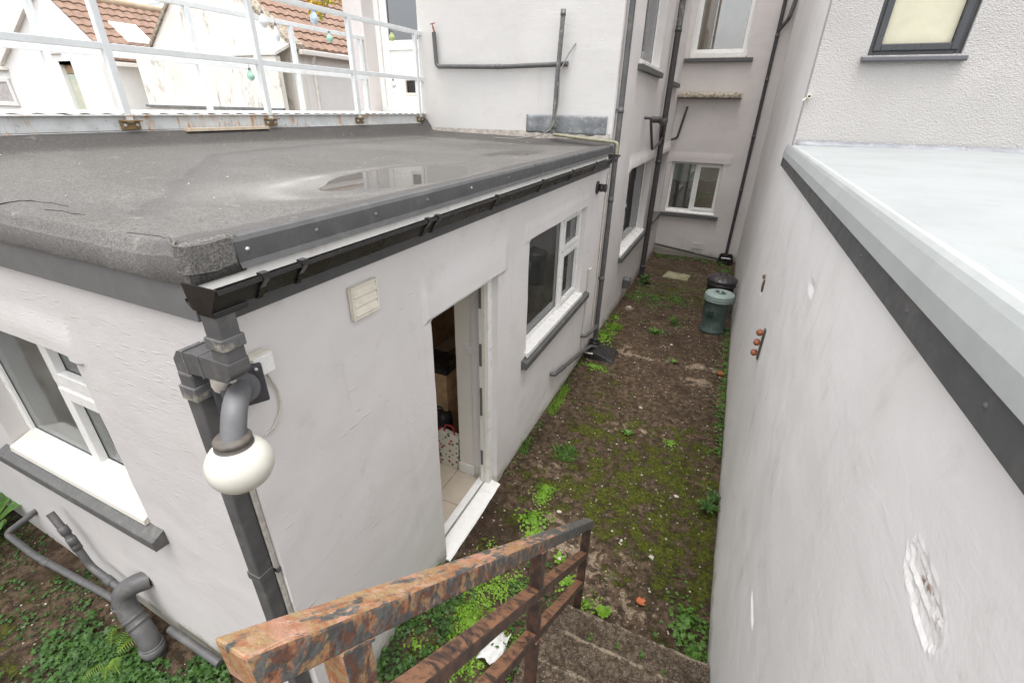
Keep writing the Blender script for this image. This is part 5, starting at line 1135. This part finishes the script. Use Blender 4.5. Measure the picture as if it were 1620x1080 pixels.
# ------------------------------------------------------------------ bins
bn = thing('compost_bin', 'round green plastic dustbin with pale faded lid standing against the right wall', 'dustbin', (.215, 7.60, -.02))
bx_, by_ = .205, 7.56
KZ = 1.14
_l = MB.lathe
def _lk(s, prof, *a, **k): return _l(s, [(r*1.06, z*KZ) for r, z in prof], *a, **k)
MB.lathe = _lk
mb = MB(); mb.lathe([(0, -.02), (.175, -.02), (.185, -.01), (.185, .015), (.165, .03), (.172, .20), (.182, .40), (.187, .47), (.190, .475)], (bx_, by_, 0), Z, 40); part('body', mb, 'pot_green', bn)
mb = MB(); mb.lathe([(.190, .44), (.205, .445), (.208, .465), (.200, .47), (.208, .478), (.210, .50), (.203, .506), (.207, .512), (.205, .53), (.195, .545), (.165, .553), (.10, .556), (0, .556)], (bx_, by_, 0), Z, 40); part('lid', mb, 'pot_green_lid', bn)
mb = MB(); mb.lathe([(.085, .560), (.088, .566), (.074, .566), (.070, .558), (.0, .557)], (bx_+.005, by_-.01, 0), Z, 28, True, .62); part('handle_recess', mb, 'pot_green', bn)
MB.lathe = _l
mb = MB(); mb.bar((bx_-.005, by_-.09, .648), (bx_+.015, by_+.06, .652), .03, .014); part('handle', mb, 'pot_green_lid', bn, .005)
mb = MB(); vs = []
for j in range(9):
    for k in range(7):
        a = R(-112)+R(26)*(k-3)/6; z = .27+.10*(j/8); vs.append((bx_+(.191+.006)*math.cos(a), by_+(.191+.006)*math.sin(a), z))
mb.add(vs, [(j*7+k, j*7+k+1, (j+1)*7+k+1, (j+1)*7+k) for j in range(8) for k in range(6)], True); part('badge', mb, plain('dark_green_badge', (.022, .05, .045), .4), bn, solid=.006)
bb = thing('dustbin', 'round black plastic dustbin with ribbed domed lid behind the green bin', 'dustbin', (.215, 8.35, -.03))
bx_, by_ = .21, 8.38
mb = MB(); mb.lathe([(0, -.05), (.19, -.05), (.20, .1), (.215, .35), (.225, .50), (.237, .505), (.237, .535), (.228, .54), (.228, .58)], (bx_, by_, 0), Z, 40); part('body', mb, 'bin_black', bb)
mb = MB(); vs = []; prof = [(.246, .575), (.250, .60), (.238, .615), (.20, .635), (.14, .66), (.08, .675), (0, .68)]
N = 72
for i, (r_, z) in enumerate(prof):
    for k in range(N): vs.append((bx_+r_*math.cos(2*math.pi*k/N), by_+r_*math.sin(2*math.pi*k/N), z+(.006 if (k//3) % 2 and 2 < i < 5 else 0)))
mb.add(vs, [(i*N+k, i*N+(k+1) % N, (i+1)*N+(k+1) % N, (i+1)*N+k) for i in range(len(prof)-1) for k in range(N)], True); part('lid', mb, 'bin_black', bb)
mb = MB(); mb.tube([(bx_-.05, by_-.02, .66), (bx_-.05, by_-.02, .715), (bx_+.05, by_-.02, .715), (bx_+.05, by_-.02, .66)], .011, 10, bend=.02); part('handle', mb, 'bin_black', bb)
mb = MB(); mb.tube([(bx_+.235, by_-.06, .55), (bx_+.245, by_-.09, .36), (bx_+.23, by_-.05, .34)], .008, 8, bend=.02); part('side_handle', mb, 'steel', bb)

# ------------------------------------------------------------------ slabs, stones, litter
mb = MB(); vs = [(-.93, 10.0), (-.42, 9.95), (-.38, 10.36), (-.86, 10.46)]
mb.prism([(x, y) for x, y in vs], 'z', -.10, -.022); tag(part('drain_slab', mb, plain('mossy_concrete_slab', (.30, .27, .17), .9, .4, 8, .008, 40, dirt=(.12, .13, .04), dirtf=.7, ds=6), None, .006), 'square pale concrete slab set in the weeds near the far end', 'slab')
def litter(name, label, cat, x, y, L, Wd, mat, h_=.0):
    random.seed(hash((round(x*100), round(y*100))) & 255); mb = MB(); vs = []; N = 9
    for i in range(N):
        for j in range(N):
            u, v = i/(N-1)-.5, j/(N-1)-.5; px, py = x+L*u*(1+.3*noise.noise(Vector((v*4, x, 0)))), y+Wd*v*(1+.3*noise.noise(Vector((u*4, y, 3))))
            vs.append((px, py, gz(px, py)+.008+h_*abs(noise.noise(Vector((u*5+x, v*5, y))))*1.2+h_*.2))
    mb.add(vs, [(i*N+j, i*N+j+1, (i+1)*N+j+1, (i+1)*N+j) for i in range(N-1) for j in range(N-1)], True)
    return tag(part(name, mb, mat, fixn=False, solid=.003), label, cat)
litter('rag', 'crumpled dirty white rag on the ground behind the handrail', 'rag', -.79, 1.60, .15, .20, 'litter_cloth', .07)
litter('fallen_leaf', 'orange dead leaf lying on the ground near the steps', 'leaf', .02, 2.32, .06, .05, 'dead_leaf', .03)
mb = MB(); mb.sphere((.40, 6.02, .03), .045, 9, 6, (1.2, .9, .7)); tag(part('brick_fragment', mb, 'brick_red', fixn=False), 'broken red brick lump among weeds along the right wall', 'brick')
# loose stone chips
random.seed(5); mb = MB()
def in_alley(): return random.uniform(-1.36, .42), 1.95+random.random()**1.5*9.7
for k in range(1500):
    if k < 1300: x, y = in_alley()
    else: x, y = random.uniform(-5, -1.6), random.uniform(-.2, .75)
    r_ = abs(random.gauss(0, .0042))+.0022
    if random.random() < .02: r_ *= 2.5
    c = Vector((x, y, gz(x, y)+r_*.4)); vs = []
    for v in ((1, 0, 0), (-1, 0, 0), (0, 1, 0), (0, -1, 0), (0, 0, .7), (0, 0, -.6)): vs.append(c+Vector(v)*r_*random.uniform(.6, 1.4))
    a = random.random()*3; ca, sa = math.cos(a), math.sin(a)
    vs = [Vector((c.x+(p.x-c.x)*ca-(p.y-c.y)*sa, c.y+(p.x-c.x)*sa+(p.y-c.y)*ca, p.z)) for p in vs]
    mb.add(vs, [(0, 2, 4), (2, 1, 4), (1, 3, 4), (3, 0, 4), (2, 0, 5), (1, 2, 5), (3, 1, 5), (0, 3, 5)])
o = part('stone_chips', mb, 'stone', fixn=False); o['kind'] = 'stuff'; o['label'] = 'small pale stone chips and grit scattered over the ground'
mb = MB(); random.seed(9)
for k in range(90):
    x, y = (random.uniform(-4.0, -1.6), random.uniform(1, 5.9)) if k < 40 else (random.uniform(-3.95, -2.3), random.uniform(4.6, 6.0))
    r_ = random.uniform(.004, .011); c = Vector((x, y, roofz(x, y)+.002)); a_ = random.random()*6
    mb.add([c+Vector((r_*math.cos(a_+t), r_*.6*math.sin(a_+t), .003*(i % 2))) for i, t in enumerate((0, 1.3, 2.5, 3.8, 5))], [(0, 1, 2, 3, 4)])
o = part('roof_litter', mb, 'stone', fixn=False); o['kind'] = 'stuff'; o['label'] = 'small pale petals and grit lying on the felt roof'
for (x, y, r_, lb) in ((-.62, 2.42, .026, 'largest pale stone beside the handrail foot'), (.13, 3.50, .019, 'rounded buff stone in the moss near the right wall'), (-1.22, 7.95, .035, 'pale stone lump against the alley wall before the weeds'),
                      (-.78, 2.86, .018, 'flat pale stone on the moss beside the lime tuft')):
    mb = MB(); mb.sphere((x, y, gz(x, y)+r_*.25), r_, 10, 7, (1.3, 1, .5)); mb.v = [(a+.2*r_*noise.noise(Vector((a*60, b*60, c*60))), b, c+.25*r_*noise.noise(Vector((a*50, b*50, 3)))) for a, b, c in mb.v]
    tag(part('stone', mb, 'stone', fixn=False), lb, 'stone', 'larger loose stones in the alley')

# ------------------------------------------------------------------ weeds
def star_leaf(mb, c, nrm, r_, lobes=5, depth=.45, rot=0.):
    a1 = nrm.orthogonal().normalized(); a2 = nrm.cross(a1); vs = []
    for k in range(lobes*2):
        a = rot+math.pi*k/lobes; q = r_*(1 if k % 2 == 0 else depth); vs.append(c+q*(math.cos(a)*a1+math.sin(a)*a2)-nrm*(q*.15))
    vs.append(c); n0 = lobes*2; mb.add(vs, [(k, (k+1) % n0, n0) for k in range(n0)], False)
def cover(mb, x, y, n, spread, size, hgt, lobes=5, depth=.5, wallx=None, sy=None):
    for k in range(n):
        a = random.random()*6.28; q = min(abs(random.gauss(0, .62)), 1.25)*spread; q *= 1+.3*math.sin(a*3+x*7); px, py = x+q*math.cos(a), y+q*math.sin(a)*(sy or 1)
        if wallx and (px-wallx[0])*wallx[1] < .005: px = wallx[0]+wallx[1]*random.uniform(.005, .04)
        h_ = hgt*max(.12, 1-(q/spread)**2*.6)*random.uniform(.3, 1); c = Vector((px, py, gz(px, py)+h_+.004))
        nrm = (Vector((math.cos(a)*.35, math.sin(a)*.35, 1))+rv()*.45).normalized(); star_leaf(mb, c, nrm, size*random.uniform(.6, 1.2), lobes, depth, random.random()*6)
def blades(mb, x, y, n, spread, L, w, lean=.6):
    for k in range(n):
        a = random.random()*6.28; q = spread*math.sqrt(random.random()); p = Vector((x+q*math.cos(a), y+q*math.sin(a), 0)); p.z = gz(p.x, p.y)
        b = random.random()*6.28; d = Vector((math.cos(b)*lean, math.sin(b)*lean, 1)).normalized(); l = L*random.uniform(.5, 1.1); s_ = d.orthogonal().normalized()*w
        m_ = p+d*l*.6; e = p+d*l+Vector((math.cos(b), math.sin(b), -.5))*l*.25
        mb.add([p-s_*.6, p+s_*.6, m_+s_, m_-s_, e], [(0, 1, 2, 3), (3, 2, 4)])
def rosette(mb, x, y, n, L, w, lift=.5):
    for k in range(n):
        a = 2.4*k+random.uniform(-.2, .2); l = L*random.uniform(.65, 1.1); d = Vector((math.cos(a), math.sin(a), 0)); s_ = Vector((-d.y, d.x, 0)); c = Vector((x, y, gz(x, y)+.004)); pts = []
        for t, ww in ((0, .15), (.3, .6), (.6, 1), (.85, .7), (1, .05)):
            z = lift*l*math.sin(t*1.9)*.8; pts.append((c+d*l*t*.9+Vector((0, 0, z)), ww*w))
        vs = [p+s_*q*.5 for p, q in pts]+[p-s_*q*.5 for p, q in pts]+[p-Vector((0, 0, q*.12)) for p, q in pts]
        mb.add(vs, [(i, i+1, 10+i+1, 10+i) for i in range(4)]+[(10+i, 10+i+1, 5+i+1, 5+i) for i in range(4)])
def weed(name, label, mat, fn, group=None, cat='weed'):
    mb = MB(); fn(mb); return tag(part(name, mb, mat, fixn=False), label, cat, group)
random.seed(21)
G = 'small weeds growing through the alley floor'
weed('moss_tuft', 'fluffy lime green tuft growing between the doorway and the handrail, the farther of two', 'leaf_lime', lambda m: (cover(m, -.98, 2.98, 420, .10, .010, .045, 4, .5, sy=1.4), cover(m, -.98, 3.04, 200, .08, .010, .05, 4, .5)), G)
weed('chickweed', 'bright leafy clump nearer the handrail below the lime tuft', 'leaf_lime', lambda m: (cover(m, -.95, 2.66, 240, .12, .016, .05, 5, .55), cover(m, -.90, 2.55, 90, .09, .016, .03, 5, .55)), G)
weed('feathery_weed', 'feathery green weed beside the annex wall in mid alley', 'leaf', lambda m: (blades(m, -.98, 3.62, 170, .12, .09, .003, 1.1), cover(m, -.98, 3.6, 90, .13, .010, .03, 3, .5)), G)
weed('rosette_weed', 'small star shaped weed alone in the middle of the alley', 'leaf', lambda m: rosette(m, -.47, 4.22, 9, .075, .026), G)
weed('moss_tuft', 'small yellow green moss tuft right of the star shaped weed', 'leaf_lime', lambda m: cover(m, -.02, 4.26, 160, .07, .009, .025, 4, .5), G)
weed('rosette_weed', 'pale green rosette weed near the joint line beyond the gully cover', 'leaf', lambda m: rosette(m, -.23, 6.1, 14, .09, .020, .7), G)
weed('rosette_weed', 'larger two tone weed clump in the middle of the alley before the bins', 'leaf', lambda m: (rosette(m, -.62, 7.0, 14, .12, .022, .6), cover(m, -.52, 7.05, 90, .12, .012, .04), blades(m, -.6, 7.0, 50, .08, .08, .004, .9)), G)
weed('leggy_weed', 'spindly upright weed left of the green bin', 'leaf', lambda m: (blades(m, -.38, 7.5, 30, .05, .22, .004, .35), cover(m, -.38, 7.55, 50, .12, .014, .16)), G)
weed('leafy_weed', 'leafy dark weed rooted in the foot of the right wall', 'leaf_dark', lambda m: (rosette(m, .40, 3.40, 13, .13, .03, 1.0), rosette(m, .43, 3.52, 8, .10, .028, 1.3)), G)
weed('rosette_weed', 'broad leaved seedling at the top edge of the steps', 'leaf_lime', lambda m: (rosette(m, -.20, 2.12, 10, .07, .03, .9), cover(m, -.32, 2.14, 120, .09, .011, .03), ), G)
weed('chickweed', 'green clump hugging the foot of the end rail post', 'leaf_lime', lambda m: (cover(m, -.52, 2.25, 140, .09, .014, .04), rosette(m, -.62, 2.4, 8, .07, .03, .6)), G)
weed('chickweed', 'thick light green weed mat at the foot of the round downpipe', 'leaf_lime', lambda m: (cover(m, -1.28, 6.45, 330, .16, .018, .07, 5, .5, (AX, 1), 2.2), blades(m, -1.25, 6.9, 160, .14, .10, .004, .8), cover(m, -1.32, 7.3, 120, .1, .014, .06, 5, .5, (AX, 1), 2)), G)
weed('chickweed', 'low spreading weeds around the front of the gully cover', 'leaf_lime', lambda m: cover(m, -1.18, 5.48, 360, .22, .012, .03, 4, .5, None, .45), G)
weed('grass_clump', 'bright grassy strip tight against the annex wall below the sloping pipe', 'leaf_lime', lambda m: [blades(m, -1.36, 4.2+.07*k, 45, .05, .05, .0025, 1.0) for k in range(9)], G)
weed('grass_clump', 'small grass tuft at the wall foot between doorway and sloping pipe', 'leaf', lambda m: [blades(m, -1.38, 3.42+.05*k, 40, .05, .06, .0025, 1.0) for k in range(4)], G)
weed('soil_stack_weed', 'bushy dark weed at the foot of the soil stack', 'leaf_dark', lambda m: (rosette(m, -1.22, 9.45, 14, .17, .05, 1.4), cover(m, -1.2, 9.4, 90, .14, .03, .13)), G)
weed('chickweed', 'leafy herb clump low against the right wall beside the steps', 'leaf', lambda m: (cover(m, .33, 2.28, 230, .17, .020, .08, 5, .5, (RX, -1), 1.5), cover(m, .40, 2.05, 150, .09, .018, .12, 5, .5, (RX, -1), 2)), G)
for k, (x, y, lb) in enumerate(((-.22, 1.82, 'tiny seedling on the step, leftmost of the row'), (-.06, 1.84, 'tiny seedling on the step, second from the left in the row'), (.09, 1.85, 'largest seedling on the step, third along the row'), (.23, 1.80, 'tiny seedling on the step, rightmost of the row near the wall'))):
    weed('seedling', lb, 'leaf', lambda m: [star_leaf(m, Vector((x+random.uniform(-.012, .012), y+random.uniform(-.02, .02), .185+random.uniform(0, .02))), (Vector((0, 0, 1))+rv()*.5).normalized(), .010, 5, .5, random.random()*6) for q in range(16 if k == 2 else 8)], 'seedlings on the concrete step')
# ground cover, uncountable
random.seed(33); mb = MB()
for k in range(16):
    y = 4.3+k*.22; cover(mb, .44, y, 42, .10, .016, .05, 5, .5, (RX, -1), 1.3)
for k in range(60): cover(mb, random.gauss(-.9, .35), random.gauss(8.7, .3), 22, .13, .014, .035, 4, .5)
for k in range(60): cover(mb, random.uniform(-1.2, .35), random.gauss(9.4, .8), 14, .13, .014, .03, 4, .5)
for k in range(26): cover(mb, random.uniform(-1.3, .3), 11.65+random.uniform(-.2, .2), 16, .12, .02, .08, 4, .5)
for k in range(30): cover(mb, .3+random.uniform(-.15, .1), random.uniform(10.2, 11.5), 12, .12, .018, .05, 4, .5, (RX, -1))
for k in range(30): cover(mb, -1.38, random.uniform(2.98, 6), 9, .05, .010, .03, 4, .5, (AX, 1), 2)
o = part('ground_cover', mb, 'leaf', fixn=False); o['kind'] = 'stuff'; o['label'] = 'low creeping weeds along the wall feet and far end of the alley'
mb = MB()
for k in range(80): cover(mb, random.gauss(-1.05, .16), random.gauss(1.75, .28), 26, .09, .011, .02, 4, .5, (AX, 1))
o = part('ground_cover', mb, 'leaf_lime', fixn=False); o['kind'] = 'stuff'; o['label'] = 'lime green moss carpet behind the handrail'
mb = MB()
for k in range(75):
    x, y = random.uniform(-1.42, -1.12), random.uniform(1.0, 2.0); cover(mb, x, y, 14, .08, .020, .07, 5, .42, (AX, 1))
for k in range(40): cover(mb, random.uniform(-.85, -.5), random.uniform(1.3, 2.3), 10, .08, .018, .05, 5, .42)
o = part('ground_cover', mb, 'leaf_dark', fixn=False); o['kind'] = 'stuff'; o['label'] = 'dark lobed herb leaves at the foot of the annex wall behind the handrail'
mb = MB()
for k in range(300):
    x, y = random.gauss(-2.80, .27), random.gauss(.42, .13)
    if y > .60 and x > -3.3: y = .52
    cover(mb, x, y, 13, .09, .024, .075, 5, .42)
for k in range(70): cover(mb, random.uniform(-2.5, -2.05), random.uniform(.35, .78), 13, .09, .024, .10, 5, .42)
for k in range(90): cover(mb, random.uniform(-4.9, -3.4), random.uniform(.3, .80), 9, .09, .014, .02, 4, .5)
o = part('ground_cover', mb, 'leaf_dark', fixn=False); o['kind'] = 'stuff'; o['label'] = 'dense lobed weeds covering the soil at the lower left'
# moss pile standing proud of the soil
random.seed(44); mb = MB(); cnt = 0
while cnt < 8000:
    if random.random() < .8: x, y = in_alley()
    else: x, y = random.uniform(-5, -1.7), random.uniform(-.1, .8)
    b_ = .8*blob('moss', x, y)+1.3*noise.noise(Vector((x*5, y*5, 7)))+.5*noise.noise(Vector((x*14, y*14, 3)))
    if b_ < .62: continue
    cnt += 1; p = Vector((x, y, gz(x, y)-.002)); d = (Vector((0, 0, 1))+rv()*.8).normalized(); s_ = d.orthogonal().normalized()*random.uniform(.0025, .005); h_ = random.uniform(.006, .015)
    mb.add([p-s_, p+s_, p+d*h_], [(0, 1, 2)])
o = part('moss', mb, 'moss', fixn=False); o['kind'] = 'stuff'; o['label'] = 'dark green moss patches over the alley floor'
# ferns and big leaves at lower left
def frond(mb, base, ang, L, arch=.5):
    d = Vector((math.cos(ang), math.sin(ang), 0)); s_ = Vector((-d.y, d.x, 0)); N = 17
    for i in range(1, N):
        t = i/N; p = base+d*L*t+Vector((0, 0, L*arch*math.sin(t*2.4)*.6)); pl_ = L*.24*max(0., math.sin(math.pi*min(1, t*.80+.17)))**1.1
        for sg in (-1, 1):
            q = (s_*sg+d*.35+Vector((0, 0, -.15))).normalized(); w_ = d*L/N*.30
            mb.add([p-w_*.5, p+w_*.5, p+q*pl_*.6+w_*.45, p+q*pl_, p+q*pl_*.6-w_*.45], [(0, 1, 2, 3, 4)])
    for i in range(N):
        p0 = base+d*L*i/N+Vector((0, 0, L*arch*math.sin(i/N*2.4)*.6)); p1 = base+d*L*(i+1)/N+Vector((0, 0, L*arch*math.sin((i+1)/N*2.4)*.6)); mb.add([p0-s_*.001, p0+s_*.001, p1+s_*.001, p1-s_*.001], [(0, 1, 2, 3)])
def fern(m, x, y, n_, L):
    for k in range(n_): frond(m, Vector((x, y, gz(x, y)+.03)), 2*math.pi*k/n_+random.uniform(-.3, .3), L*random.uniform(.75, 1.1), random.uniform(.4, .7))
weed('fern', 'yellow green fern with spreading fronds beside the fat pipe bend', 'fern', lambda m: fern(m, -2.95, .52, 7, .20), None, 'fern')
weed('broad_leaf_weed', 'broad leaved plant at the left edge above the lying pipe', 'leaf', lambda m: (rosette(m, -4.62, .62, 9, .34, .13, .7), rosette(m, -4.9, .5, 7, .36, .15, .9)), None, 'plant')
